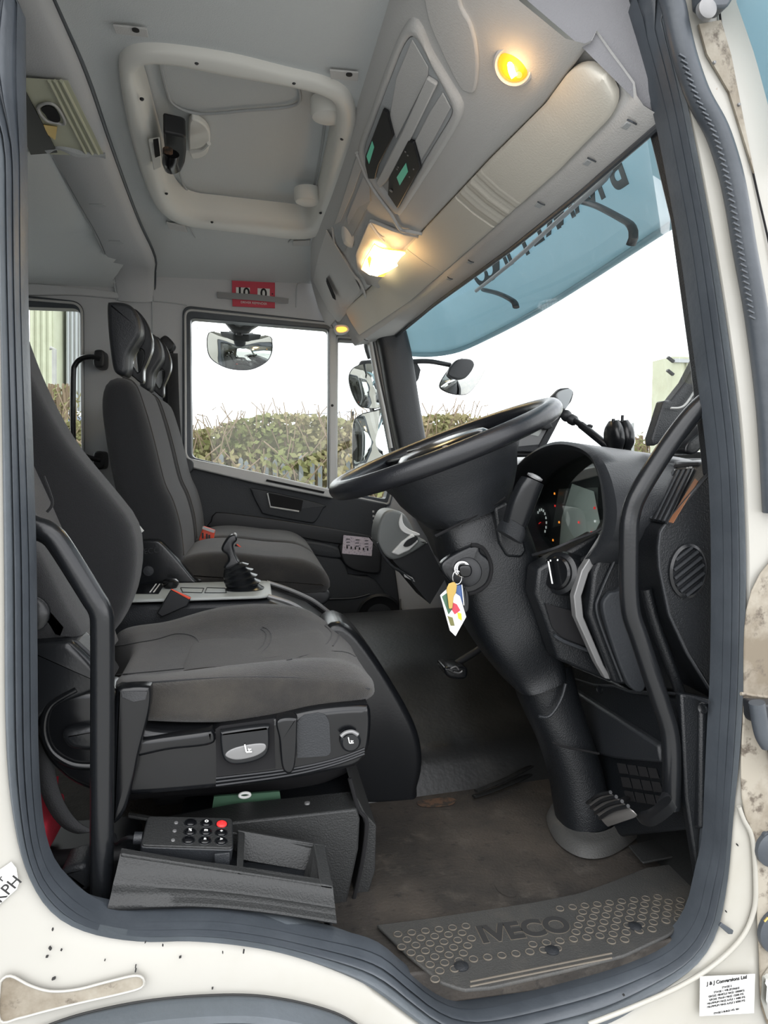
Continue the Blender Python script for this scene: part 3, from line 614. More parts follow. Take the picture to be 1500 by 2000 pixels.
# ---- tread plate
TZ = .004
tr = thing('tread_plate', 'dimpled dark plastic tread plate with raised lettering in the doorway', 'tread plate', PZ(1050,1820,0))
edge = [PZ(*p, TZ) for p in [(735,1812),(830,1800),(930,1785),(1040,1768),(1130,1750),(1200,1725),(1260,1700),(1330,1690),(1368,1680),(1372,1720),(1350,1775),(1310,1830),(1220,1872),(1100,1903),(960,1935),(905,1940),(862,1925),(800,1875)]]
obj('plate', MB().prism(crv(edge, 120, True, False), (0, 0, .006)), 'tread_plastic', tr, bev=.002)
zt_ = TZ+.0062
mbD = MB(); cnt = 0
p00 = PZ(795,1825,zt_)
for r_ in range(16):
    for c_ in range(30):
        P0 = Vector((.22+c_*.0245+(r_ % 2)*.012, -.012+r_*.0165-.0*c_, zt_))
        d = P0-CAM; k = d.dot(_f); px = 750+F*d.dot(_r)/k; py = 1000-F*d.dot(_u)/k
        up_ = 1800-(px-735)*.075 if px < 1040 else 1777-(px-1040)*.33
        lo_ = 1815+(px-740)*1.0 if px < 860 else 1925-(px-860)*.20
        if px > 1170: lo_ -= (px-1170)*.18
        if px < 775 or px > 1352 or py < up_+16 or py > lo_-8: continue
        if 925 < px < 1118 and 1785-(px-925)*.04 < py < 1868-(px-925)*.2: continue
        if px < 1185 and py > 1925-(px-860)*.16-26-(px-860)*.04 and px > 860: continue
        cnt += 1
        if cnt > 98: continue
        q = obj('dimple', MB().lathe([(0, .0078), (.0012, .0078), (.0018, .0068), (.0004, .0058), (.0002, .0001)], P0, (0, 0, 1), n=16), 'tread_rim', tr)
        obj('dimple_pit', MB().lathe([(.0004, .0064), (.0012, .0060), (.0012, .0001)], P0, (0, 0, 1), n=14), 'tread_plastic', q)
a = PZ(935,1828,zt_); b = PZ(1112,1805,zt_); xd = b-a
text('IVECO', (a+b)/2, xd, (-xd.y, xd.x, 0), .058, 'ink', tr, bold=.0022, ext=.0012, name='embossed_lettering')
text('IVECO', (a+b)/2+Vector((0, 0, -.001)), xd, (-xd.y, xd.x, 0), .058, 'tread_rim', tr, bold=.0034, ext=.0012, name='lettering_edge')
for k in (0, 9): obj('grip_line', MB().tube([PZ(918,1918+k,zt_), PZ(1195,1862+k,zt_)], .0016, n=6), 'tread_rim', tr)
for px, py in [(901,1888),(1078,1857),(1240,1810)]:
    q = obj('screw', MB().lathe([(0, .012), (.002, .012), (.004, .008), (.005, .0001)], PZ(px, py, zt_), (0, 0, 1), n=18), 'dash_grey', tr)
fm = tag(obj('rubber_flap', MB().prism(crv([PZ(*p, .02) for p in [(1228,1655),(1285,1640),(1340,1650),(1365,1662),(1320,1675),(1255,1688)]], 40, True, False), (0, 0, .004)), 'tray_plastic', bev=.001), 'loose grey rubber flap on the floor beside the brake pedal', 'mat')
# sill between tread plate and tray
sr = []
for px, pa, pb in [(200,1778,1795),(330,1768,1796),(450,1768,1798),(560,1782,1812),(660,1812,1842),(729,1838,1862),(800,1888,1910),(850,1930,1950),(900,1945,1960)]:
    a = PY(px, pa, .06); b = PY(px, pb, .02); sr.append([a+Vector((0, .03, -.02)), a, a.lerp(b, .3)+Vector((0, 0, .006)), a.lerp(b, .7)+Vector((0, 0, .003)), b, b+Vector((0, .0, -.03))])
obj('door_sill', MB().grid(sr), 'sill_rubber', wd, smooth=70)

# ================================================================== DASHBOARD
db = thing('dashboard', 'black plastic dashboard across the cab with round side vent', 'dashboard', (.8, 1, .0))
pod = YS([(1400,903),(1330,985),(1288,1037),(1284,1070),(1286,1110),(1305,1200),(1340,1275),(1400,1372)], .08)
body = pod+[Vector((.97, .08, .38)), Vector((.97, .08, .84))]
obj('side_panel', MB().prism(crv(body, 90, True, False), (0, .15, 0)), 'dash_plastic', db, bev=.006, smooth=35)
lipc = [p+Vector((0, -.003, 0)) for p in crv(pod, 60, False, False)]
obj('side_panel_edge', MB().tube(lipc, .003, n=8, smooth=False), 'dash_grey', db)
prof_ = [(.97, .835), (.86, .842), (.74, .83), (.68, .80), (.66, .74), (.655, .66), (.68, .58), (.73, .50), (.765, .42), (.80, .38), (.97, .38)]
obj('main_panel', MB().prism([Vector((a, .73, b)) for a, b in prof_], (0, 1.25, 0)), 'dash_plastic', db, bev=.02, smooth=40, seg=3)
obj('main_panel', MB().prism([Vector((a, .225, b)) for a, b in [(.97, .835), (.895, .835), (.89, .655), (.757, .65), (.75, .60), (.74, .52), (.765, .42), (.80, .38), (.97, .38)]], (0, .51, 0)), 'dash_plastic', db, bev=.01, smooth=40)
obj('side_kick_trim', MB().prism(YS([(1330,1356),(1345,1358),(1430,1375),(1430,1800),(1372,1760),(1352,1640),(1340,1560)], .055), (0, .02, 0)), 'dash_plastic', db, bev=.004)
# inner step of the pod seen behind the handle
obj('pod_face', MB().prism(YS([(1388,902),(1225,905),(1190,1040),(1160,1120),(1150,1200),(1200,1335),(1290,1345),(1400,1372),(1284,1110),(1288,1037)], .20), (0, .04, 0)), 'dash_plastic', db, bev=.006)
obj('pod_crease', MB().tube(YS([(1205,1085),(1172,1160),(1165,1190),(1180,1240),(1215,1330)], .195), .003, n=8), 'dash_grey', db)
obj('pod_recess', MB().puff(YS([(1178,1200),(1185,1162),(1205,1155),(1225,1160),(1260,1330),(1225,1335)], .19), .185, .21, .004), 'door_plastic', db)
sv = obj('side_vent', MB().lathe([(0, .036), (.004, .036), (.007, .032), (.003, .030), (.002, .0001)], PY(1342,1115,.079), (0, -1, 0), n=36), 'satin_black', db)
for v in sv.data.vertices: v.co.z = PY(1342,1115,.079).z+(v.co.z-PY(1342,1115,.079).z)*1.35
cv = PY(1342,1115,.079)
for k in range(6):
    o_ = -.032+k*.0128; hw = math.sqrt(max(0, .03**2-(o_*.75)**2))*1.05
    obj('vent_slat', MB().box(cv+Vector((o_*.35, -.006, -o_)), (hw*2, .004, .0045), Matrix.Rotation(-.62, 3, 'Y')), 'dash_grey', sv)
# long vent on the slanted shelf
A_ = PY(1400,903,.08); B_ = PY(1288,1037,.08); sd = (A_-B_).normalized(); nn = Vector((0, 1, 0)).cross(sd).normalized()
if nn.x > 0: nn = -nn
def sh(px, py, h=.002): return PL(px, py, A_+nn*h, nn)
lv = obj('long_vent', MB().prism([sh(*p) for p in [(1300,922),(1352,918),(1302,1020),(1256,1012)]], nn*.002), 'void', db)
for k in range(5):
    t = (k+.6)/5.2; obj('vent_slat', MB().tube([sh(1300+52*t,922-4*t,.005), sh(1256+46*t,1012+8*t,.005)], .0035, n=8), 'dash_grey', lv)
obj('vent_rim', MB().tube([sh(*p, .003) for p in [(1298,920),(1354,916),(1303,1023),(1253,1014)]], .002, n=6, closed=True, smooth=False), 'satin_black', lv)
obj('orange_reflection_strip', MB().prism([sh(*p, .002) for p in [(1358,935),(1364,940),(1315,1022),(1306,1020)]], nn*.001), 'reflection_orange', db)  # thin orange strip painted in for a reflection on the shelf
bpy.data.objects['orange_reflection_strip'].name = 'painted_reflection_strip'
for px, py, w in [(1319,918,4),(1343,914,3),(1349,913,4)]: obj('switch_mark', MB().box(sh(px, py, .003), (w*.001, w*.001, .003)), 'light_trim', db)
obj('switch_slot', MB().prism([sh(*p) for p in [(1318,908),(1365,904),(1362,909),(1316,913)]], nn*.001), 'void', db)
# trim band and cubby
obj('silver_band', MB().prism(YS([(1207,1035),(1150,1120),(1136,1165),(1140,1205),(1180,1300),(1197,1328),(1183,1326),(1165,1295),(1125,1205),(1121,1165),(1136,1115),(1190,1030)], .215), (0, .02, 0)), 'silver_trim', db, bev=.002)
obj('knee_panel', MB().prism(YS([(1175,1040),(1120,1070),(1050,1110),(1045,1160),(1060,1200),(1090,1290),(1200,1335),(1160,1260),(1135,1200),(1130,1150)], .27), (0, .06, 0)), 'dash_plastic', db, bev=.008)
obj('cubby', MB().prism(crv(YS([(1064,1178),(1126,1196),(1146,1264),(1096,1244),(1078,1225)], .268), 30, True, False), (0, -.002, 0)), 'void', db)  # flat near-black quad, the cubby's inner shade is in its colour
obj('cubby_lip', MB().tube(YS([(1082,1240),(1100,1252),(1148,1270)], .262), .004, n=8), 'door_plastic', db)
# light switch
ls = thing('light_switch', 'round rotary headlamp switch with white mark under the cluster', 'switch', PY(1085,1115,.25))
axs = Vector((-.82, -.5, .15)).normalized(); c = PY(1098,1120,.27)
obj('housing', MB().lathe([(-.05, .044), (0, .044), (.012, .042), (.016, .036)], c, axs, n=36), 'satin_black', ls)
obj('dial', MB().lathe([(.010, .034), (.022, .033), (.026, .029), (.026, .0001)], c, axs, n=32), 'gloss_black', ls)
sx = axs.cross(Vector((0, 0, 1))).normalized(); sz = sx.cross(axs)
obj('grip', rect_on(c+axs*.026, sx, sz+sx*.35, .014, .055, .014), 'satin_black', ls, bev=.004)
obj('pointer', rect_on(c+axs*.041, sx, sz+sx*.35, .003, .045, .001), 'white_plastic', ls)
for a_ in (-.15, .5, 1.0): obj('mark', rect_on(c+axs*.0265+(sz*math.cos(a_)+sx*math.sin(a_))*.026, sx, sz, .003, .0035, .0006), 'white_plastic', ls)
# ---- instrument hood
XH = .635
def HX(px, py, x=XH): return PX(px, py, x)
oc = [HX(*p) for p in [(968,985),(985,935),(1020,898),(1055,873),(1092,862),(1140,870),(1172,892),(1192,930),(1203,975),(1205,1010),(1198,1045),(1180,1078),(1150,1105),(1100,1095),(1030,1085),(985,1050)]]
ic = [HX(*p) for p in [(985,985),(998,945),(1025,912),(1060,888),(1095,877),(1130,882),(1155,900),(1170,935),(1176,975),(1178,1010),(1172,1045),(1155,1075),(1130,1090),(1090,1085),(1035,1078),(1000,1045)]]
Oc = crv(oc, 80, True); Ic = crv(ic, 80, True)
ih = thing('instrument_cluster', 'instrument cluster with speedometer and warning lights under an arched hood', 'instrument cluster', PX(1090,980,.7))
bk = Vector((.24, .0, -.03))
obj('hood', MB().grid([[p+bk for p in Oc], [p+bk*.15 for p in Oc], Oc, [a.lerp(b, .5)+Vector((-.008, 0, .002)) for a, b in zip(Oc, Ic)], Ic, [p+Vector((.10, 0, -.01)) for p in Ic]], cl=True), 'dash_grey', ih, smooth=60)
cc_ = sum(Ic, Vector())/80
fc = [p.lerp(cc_, -.02)+Vector((.095, 0, -.01)) for p in Ic]
obj('face', MB().plate(fc, [], (.01, 0, 0)), 'dial', ih)
xf = fc[0].x-.002
def FX(px, py, d=0): return PX(px, py, xf-d)
def dialat(px, py, r, nm, lab):
    c = FX(px, py); g = obj(nm, MB().lathe([(0, r), (.004, r), (.005, r*.93), (.002, r*.92), (.002, .0001)], c, (-1, 0, 0), n=36), 'dial', ih)
    for k in range(13):
        a_ = R(-220+k*260/12); p = c+Vector((-.004, -math.cos(a_)*r*.78, -math.sin(a_)*r*.78)); obj('scale_mark', MB().box(p, (.0008, .0065, .0065)), 'dial_white', g)
    a_ = R(-190); obj('needle', MB().tube([c+Vector((-.006, 0, 0)), c+Vector((-.006, r*.7, -r*.3))], .0012, n=6), 'warn_red', g)
dialat(1060,1020,.042,'speedometer','')
dialat(1105,1060,.024,'gauge','')
obj('display', MB().prism([FX(*p, .002) for p in [(1092,955),(1168,952),(1168,1010),(1080,1030)]], (-.001, 0, 0)), 'silver_trim', ih)
pg = obj('lens_reflection', MB().prism([FX(*p, .008) for p in [(1118,945),(1160,960),(1172,1020),(1140,1083),(1092,1078),(1098,1010)]], (-.001, 0, 0)), 'paper_white', ih)  # pale sheet painted in for the reflection on the cluster glass
for px, py, m_ in [(1083,964,'warn_amber'),(1084,988,'warn_red'),(1161,992,'warn_red'),(1092,1020,'warn_amber'),(1130,1020,'warn_red'),(1155,1040,'warn_red'),(1080,1055,'warn_amber'),(1162,1018,'dial_white')]:
    obj('warning_light', MB().box(FX(px, py, .012), (.001, .006, .005)), m_, ih)
obj('lens', MB().plate([p+Vector((-.015, 0, 0)) for p in fc], [], (.001, 0, 0)), 'cluster_lens', ih)
tag(obj('dash_cable', MB().tube([PY(*p) for p in [(1040,1084,.30),(1080,1072,.26),(1120,1055,.24),(1170,1035,.2),(1208,1005,.17)]], .0028, n=8, seg=30), 'black'), 'thin black cable running across the cluster to the grab handle', 'cable')
# ---- centre stack bezel (far side of the steering column)
cs = thing('centre_stack', 'pale grey centre stack with two knobs, rims painted bright with reflected light, behind the steering column', 'centre stack', PY(790,1050,1.1))
obj('plate', MB().puff(YS([(748,1001),(786,1002),(812,1045),(830,1060),(768,1092),(735,1058)], 1.12), 1.10, 1.22, .01), 'bezel_grey', cs)
obj('side', MB().prism(YS([(735,1058),(768,1092),(835,1060),(870,1130),(840,1180),(790,1120)], 1.115), (0, .2, 0)), 'black', cs)
obj('lit_rim', MB().prism(crv(YS([(785,1003),(788,1022),(800,1034),(822,1044),(806,1046),(786,1038),(779,1022)], 1.095), 30, True), (0, .012, 0)), 'white_plastic', cs, bev=.002)  # white of both rims stands in for light reflected there
obj('lit_rim', MB().prism(crv(YS([(765,1080),(785,1058),(806,1042),(818,1058),(800,1075),(778,1085)], 1.09), 40, True, False), (0, .02, 0)), 'white_plastic', cs, bev=.004)
obj('knob_slot', MB().prism(crv(YS([(788,1066),(796,1055),(812,1048),(816,1053),(804,1064),(795,1068)], 1.086), 24, True), (0, .004, 0)), 'black', cs)
obj('trim_curve', MB().tube(YS([(737,1060),(748,1085),(765,1105),(786,1118),(806,1133)], 1.09), lambda t: .003+.003*t, n=8), 'dash_grey', cs)
obj('chrome_tip', MB().prism(YS([(788,1119),(806,1128),(811,1137),(790,1127)], 1.085), (0, .01, 0)), 'light_trim', cs, bev=.001)

# ---- kick panel, pedals
kp = obj('kick_panel', MB().prism([PX(*p, .76) for p in [(1070,1280),(1200,1332),(1232,1352),(1368,1370),(1366,1618),(1150,1640),(1070,1500)]], (.03, 0, 0)), 'dash_plastic', db, bev=.005)
obj('kick_edge', MB().tube([PX(*p, .757) for p in [(1108,1322),(1160,1338),(1200,1340),(1228,1350),(1310,1354),(1345,1358),(1385,1372)]], .003, n=8, smooth=False), 'dash_grey', kp)
obj('kick_wing', MB().prism([PX(*p, .745) for p in [(1100,1335),(1200,1400),(1285,1455),(1290,1490),(1200,1482),(1090,1455)]], (.02, 0, 0)), 'dash_grey', kp, bev=.006)
for r_ in range(3):
    for c_ in range(4):
        x0 = 1206+c_*20+r_*7; y0 = 1490+r_*27+c_*3
        obj('grille_hole', MB().prism([PX(*p, .758) for p in [(x0,y0),(x0+16,y0+2),(x0+22,y0+22),(x0+5,y0+20)]], (-.0015, 0, 0)), 'void', kp)
for px, py in [(1172,1347),(1373,1384)]: obj('screw', MB().lathe([(0, .009), (.003, .008), (.001, .005), (.001, .0001)], PX(px, py, .755), (-1, -.3, 0), n=18), 'satin_black', kp)
pdl = thing('accelerator_pedal', 'ribbed metal topped accelerator pedal low in the footwell', 'pedal', PX(1185,1590,.66))
pc = [PX(*p, .64) for p in [(1146,1566),(1190,1546),(1236,1582),(1228,1588),(1178,1606)]]
obj('pad', MB().prism([pc[0], pc[1], pc[2], pc[3], pc[4]], (.012, 0, -.012)), 'brushed', pdl, bev=.004)
for k in range(4):
    t = (k+.5)/4; obj('rib', MB().tube([pc[0].lerp(pc[4], t)+Vector((-.003, 0, .003)), (pc[0].lerp(pc[4], t)).lerp(pc[1].lerp(pc[2], t), .5)+Vector((-.005, 0, .007)), pc[1].lerp(pc[2], t)+Vector((-.003, 0, .003))], .0035, n=8), 'satin_black', pdl)
obj('arm', MB().tube([pc[1]+Vector((.02, 0, -.022)), PX(1225,1560,.75)], .006, n=10), 'black', pdl)
bp_ = thing('brake_pedal', 'round rubber brake pedal half hidden at the foot of the kick panel', 'pedal', PX(1275,1585,.66))
obj('pad', MB().prism(crv([PX(*p, .66) for p in [(1238,1590),(1270,1578),(1300,1555),(1312,1562),(1290,1585),(1262,1600)]], 30, True), (.01, 0, -.015)), 'satin_black', bp_, bev=.003)
obj('arm', MB().tube([PX(1290,1580,.67), PX(1310,1540,.75)], .010, n=10), 'black', bp_)

cp_ = thing('clutch_pedal', 'small dark pedal glinting in the shadow beyond the steering column', 'pedal', PY(885,1308,.75))
obj('pad', MB().puff(YS([(862,1302),(872,1296),(900,1296),(908,1304),(902,1320),(872,1318)], .75), .72, .80, .008), 'satin_black', cp_)
for a_ in [[(880,1306),(890,1302),(896,1308)], [(886,1312),(897,1314),(903,1310)]]: obj('metal_edge', MB().tube(YS(a_, .715), .0022, n=6), 'silver_trim', cp_)
obj('arm', MB().tube([PY(886,1300,.77), PY(930,1240,.80)+Vector((.08, 0, 0))], .010, n=10), 'black', cp_)
# ================================================================== SEATS
def loftY(st, n=72, cap=True):
    # st: (y, world XZ points); every outline resampled from its first point
    return MB().grid([[Vector((p.x, y, p.z)) for p in crv([Vector((q[0], 0, q[1])) if not isinstance(q, Vector) else Vector((q.x, 0, q.z)) for q in pr_], n, True)] for y, pr_ in st], cl=True, cap=cap)
ds = thing('driver_seat', 'driver seat with worn dark grey fabric cushion and black plastic side trim', 'seat', PY(450,1560,.43))
c17 = YS([(225,1340),(310,1334),(450,1324),(600,1327),(690,1333),(722,1345),(720,1362),(650,1384),(560,1404),(420,1411),(290,1408),(225,1400)], .175)
c16 = [p.lerp(sum(c17, Vector())/12, .2) for p in c17]
c20 = YS([(225,1330),(310,1322),(450,1307),(600,1305),(690,1315),(732,1340),(726,1364),(650,1384),(560,1404),(420,1409),(290,1406),(225,1398)], .20)
c25 = YS([(225,1322),(310,1312),(500,1287),(620,1275),(685,1285),(726,1325),(722,1362),(650,1378),(560,1390),(420,1395),(290,1395),(225,1390)], .25)
def cz(p): return [Vector((x, 0, z)) for x, z in p]
c30 = cz([(-.26,.418),(-.20,.420),(-.08,.424),(.06,.430),(.15,.428),(.225,.395),(.215,.355),(.14,.345),(.05,.34),(-.05,.34),(-.18,.34),(-.26,.34)])
c55 = cz([(-.26,.425),(-.20,.427),(-.08,.434),(.06,.445),(.14,.442),(.21,.405),(.205,.36),(.14,.345),(.05,.34),(-.05,.34),(-.18,.34),(-.26,.34)])
c64 = YS([(225,1236),(330,1208),(430,1180),(530,1174),(615,1190),(690,1265),(690,1320),(650,1350),(560,1360),(420,1360),(290,1360),(225,1350)], .64)
c69 = YS([(225,1240),(330,1215),(430,1188),(530,1182),(610,1200),(678,1265),(680,1310),(650,1340),(560,1350),(420,1350),(290,1350),(225,1340)], .69)
c72 = [p.lerp(sum(c69, Vector())/12, .22) for p in c69]
cush = obj('cushion', loftY([(.165, c16), (.172, c17), (.20, c20), (.25, c25), (.31, c30), (.43, c55), (.56, c55), (.64, c64), (.69, c69), (.715, c72)]), 'seat_fabric', ds, sub=1, smooth=80)
obj('front_panel', loftY([(.33, [(-.14,.430),(.0,.436),(.10,.440),(.15,.436),(.16,.41),(-.1,.40)]), (.54, [(-.14,.434),(.0,.444),(.09,.449),(.14,.444),(.15,.41),(-.1,.40)])]), 'seat_worn', cush)
for pts in [[(228,1322),(420,1300),(560,1283),(650,1272),(705,1300)], [(228,1338),(440,1324),(600,1326),(722,1346)]]:
    if pts[0][1] == 1338: obj('piping', MB().tube([PY(a, b, .178) for a, b in pts], .0022, n=6), 'seat_dark', cush)
bpy.context.view_layer.update(); _me = bpy.data.meshes.new_from_object(cush.evaluated_get(bpy.context.evaluated_depsgraph_get()))
CB = BVHTree.FromPolygons([v.co.copy() for v in _me.vertices], [tuple(p.vertices) for p in _me.polygons]); bpy.data.meshes.remove(_me)
def onc(px, py, h=.0012):
    q = rayhit(CB, px, py); return (q+(CAM-q).normalized()*h) if q else None
for pts in [[(225,1262),(300,1250),(345,1238),(380,1244),(390,1262),(384,1282),(372,1294)], [(440,1300),(478,1288),(512,1262),(520,1238),(508,1228),(518,1226),(530,1240),(522,1264),(492,1290)], [(560,1290),(620,1272),(648,1240),(634,1222),(646,1222),(662,1240),(650,1262)], [(228,1318),(310,1311),(430,1298),(560,1281),(650,1272),(690,1280),(720,1312)]]:
    pts = [(p.x, p.y) for p in crv([Vector((a, b, 0)) for a, b in pts], 40, False)]
    obj('stitched_line', MB().tube([q for q in [onc(*p) for p in pts] if q], .0016, n=6, seg=40), 'seat_dark', cush)
fb = YS([(15,520),(50,640),(92,752),(150,860),(228,957),(268,1010),(281,1060),(277,1120),(262,1170),(235,1218),(205,1235),(110,1200),(20,1000),(-60,760),(-90,560)], .70)
nbk = obj('backrest_bolster', MB().puff(fb, .575, .725, .035), 'seat_dark', ds, smooth=80)
cp = YS([(-70,560),(0,760),(58,889),(100,980),(140,1070),(190,1170),(228,1240),(215,1262),(100,1260),(-20,1050),(-140,700),(-140,560)], .58)
obj('backrest', MB().puff(cp, .28, .60, .02), 'seat_fabric', ds, smooth=80)
nb = YS([(-200,560),(-80,840),(10,970),(67,1060),(100,1120),(130,1183),(161,1236),(152,1250),(60,1256),(-100,1250),(-300,800),(-300,560)], .19)
obj('backrest_bolster', MB().puff(nb, .165, .31, .03), 'seat_dark', ds, smooth=80)
for pts, y in [([(100,1130),(140,1160),(150,1185),(110,1200)], .3), ([(85,930),(102,980),(92,1000)], .45)]:
    obj('stitched_line', MB().tube(YS(pts, y), .003, n=6), 'seat_dark', ds)
obj('adjuster_knob', MB().lathe([(0, .030), (.012, .030), (.018, .022), (.018, .0001)], PY(62,1198,.17), (0, -1, .1), n=24), 'satin_black', ds)
obj('hinge_cover', MB().puff(YS([(30,1262),(70,1254),(128,1250),(148,1258),(205,1315),(212,1338),(180,1352),(110,1380),(70,1410),(30,1420)], .15), .14, .24, .012), 'satin_black', ds)
hc_ = obj('cover_flange', MB().prism(YS([(128,1250),(150,1250),(205,1300),(190,1305),(140,1262)], .155), (0, .06, 0)), 'dash_grey', ds, bev=.003)
base = YS([(70,1400),(84,1372),(125,1350),(200,1345),(236,1362),(252,1402),(300,1424),(410,1425),(440,1416),(540,1398),(600,1384),(650,1377),(700,1374),(721,1378),(724,1420),(716,1470),(696,1494),(640,1508),(560,1522),(430,1538),(250,1552),(160,1535),(105,1495),(78,1450)], .155)
bt = obj('side_trim', MB().puff(base, .145, .24, .014, n=110), 'gloss_black', ds)
obj('trim_ring', MB().tube(YS([(150,1345),(100,1375),(86,1420),(100,1465),(140,1492),(185,1496)], .145), .007, n=12), 'gloss_black', bt)
obj('recline_lever', MB().puff(YS([(125,1425),(150,1415),(200,1412),(200,1458),(150,1460),(128,1445)], .14), .125, .16, .012), 'satin_black', bt)
yb = .1435
obj('ridge', MB().puff(YS([(240,1445),(300,1438),(400,1425),(415,1420),(415,1450),(330,1462),(240,1478)], yb), .132, .16, .008), 'gloss_black', bt)
obj('recess', MB().prism(YS([(421,1424),(430,1418),(535,1403),(538,1500),(423,1516)], yb-.001), (0, -.001, 0)), 'void', bt)
b1_ = obj('lift_button', MB().puff(YS([(431,1426),(440,1421),(520,1411),(525,1420),(523,1462),(500,1480),(460,1487),(441,1480),(433,1462)], yb), .126, .145, .006), 'satin_black', bt)
obj('button_light_face', MB().puff(YS([(440,1476),(450,1464),(480,1455),(515,1452),(518,1464),(498,1477),(462,1484)], .126), .1245, .13, .002), 'silver_trim', b1_)
def seat_icon(px, py, s, y, par, fl=1):
    mb = MB(); f = lambda a, b: PY(px+a*s*fl, py+b*s, y)
    mb.tube([f(-5,-9), f(-2,5)], .0013*s, n=6, smooth=False); mb.tube([f(-2,6), f(9,5)], .0013*s, n=6, smooth=False); mb.tube([f(2,-1), f(4,3)], .0013*s, n=6, smooth=False)
    mb.tube([f(3,1), f(8,0)], .001*s, n=6, smooth=False); obj('seat_symbol', mb, 'white_plastic', par)
seat_icon(483,1463,1.0,.1225,b1_)
obj('post', MB().puff(YS([(540,1402),(575,1396),(580,1410),(574,1495),(552,1498),(545,1440)], yb), .128, .16, .006), 'gloss_black', bt)
obj('recess', MB().prism(crv(YS([(580,1480),(580,1410),(592,1396),(622,1391),(636,1396),(643,1410),(646,1470),(640,1476)], yb-.001), 40, True, False), (0, -.001, 0)), 'dash_grey', bt)
b2_ = obj('lift_button', MB().lathe([(0, .018), (.006, .018), (.010, .014), (.010, .0001)], PY(684,1446,yb), (0, -1, 0), n=28), 'satin_black', bt)
obj('button_light_face', MB().tube(YS([(666,1438),(675,1431),(688,1429),(699,1435)], .134), .0035, n=8), 'silver_trim', b2_)
seat_icon(684,1447,.75,.1325,b2_)
for k in range(3): obj('rib', MB().tube(YS([(422,1520+k*7),(560,1503+k*6),(650,1484+k*5),(712,1462+k*5)], .146-.001*k), .0032, n=8), 'gloss_black', bt)
obj('shaded_under_frame', MB().puff(YS([(240,1500),(650,1470),(690,1500),(640,1530),(560,1548),(300,1562),(240,1562)], .38), .38, .66, .01), 'void', ds)  # under-seat shade put into this block's near-black colour
obj('suspension', MB().box((-.04, .52, .22), (.36, .22, .2)), 'void', ds, bev=.02)  # same painted-in darkness for the space below the seat
# pedestal cover, green card
pc_ = thing('seat_pedestal', 'black box shaped seat pedestal cover between tray and footwell', 'pedestal', PY(600,1790,.3))
obj('cover', MB().prism(YS([(300,1636),(457,1606),(697,1580),(703,1600),(700,1660),(672,1790),(300,1790)], .225), (0, .075, 0)), 'tray_plastic', pc_, bev=.004)
obj('rear_cover', MB().prism(YS([(350,1600),(560,1570),(690,1548),(690,1700),(350,1720)], .32), (0, .3, 0)), 'dash_plastic', pc_, bev=.004)
obj('end_panel', MB().prism(YS([(690,1548),(700,1562),(714,1590),(735,1612),(733,1700),(708,1786),(680,1790),(704,1700),(712,1650),(712,1610)], .25), (0, .33, 0)), 'tray_plastic', pc_, bev=.003)
obj('dark_gap_strip', MB().tube(YS([(683,1520),(700,1580),(716,1605),(708,1680),(690,1760)], .235), .004, n=8), 'void', pc_)  # near-black tube painted in for the shaded gap between the covers
obj('screw', MB().lathe([(0, .005), (.003, .005), (.004, .0001)], PZ(600,1570,.208), (0, 0, 1), n=12), 'silver_trim', pc_)
gc = tag(obj('green_card', MB().prism(YS([(414,1580),(418,1556),(546,1546),(550,1570)], .312), (0, .006, 0)), 'green_card'), 'dark green folder lying in the gap below the driver seat', 'folder')
tag(obj('plastic_ring', MB().tube([PY(478,1553,.305)+Vector((.010*math.cos(a), 0, .0045*math.sin(a))) for a in [k*math.pi/6 for k in range(12)]], .0028, n=8, closed=True), 'white_plastic'), 'small white plastic ring on the green folder', 'ring')
# webbing and vinyl flap beside the seat
def ribbon(name, pts, wv, m, par=None, n=30, t=.002):
    c = crv(pts, n, False); wv = Vector(wv)
    return obj(name, MB().grid([[p-wv/2 for p in c], [p+wv/2 for p in c]]), m, par, solid=t, smooth=80)
belt = thing('driver_seat_belt', 'grey seat belt webbing looping beside the driver seat base', 'seat belt', PY(120,1500,.2))
ribbon('webbing', YS([(95,1400),(88,1460),(92,1520),(108,1570),(135,1608),(165,1624),(190,1622)], .17), (.028, 0, .004), 'webbing', belt)
vf = obj('vinyl_flap', MB().puff(YS([(226,1352),(240,1340),(290,1338),(296,1348),(292,1390),(272,1470),(262,1520),(243,1585),(218,1600),(212,1500)], .125), .115, .15, .008), 'gloss_black', belt)
obj('frayed_patch', MB().prism(YS([(236,1350),(288,1350),(285,1366),(262,1371),(238,1362)], .1145), (0, -.002, 0)), 'webbing', vf, bev=.001)
rcl = tag(obj('red_cloth', MB().puff(YS([(60,1560),(85,1590),(100,1600),(97,1640),(92,1665),(60,1680)], .20), .16, .30, .02), 'red_cloth', smooth=80), 'crumpled red cloth behind the driver seat base', 'cloth')
obj('floor_clutter', MB().puff(YS([(130,1680),(170,1670),(180,1690),(178,1720),(150,1715),(132,1700)], .16), .13, .2, .01), 'dash_grey', belt)
obj('belt_reel', MB().box(PY(150,1690,.30), (.22, .14, .12)), 'black', belt, bev=.02)

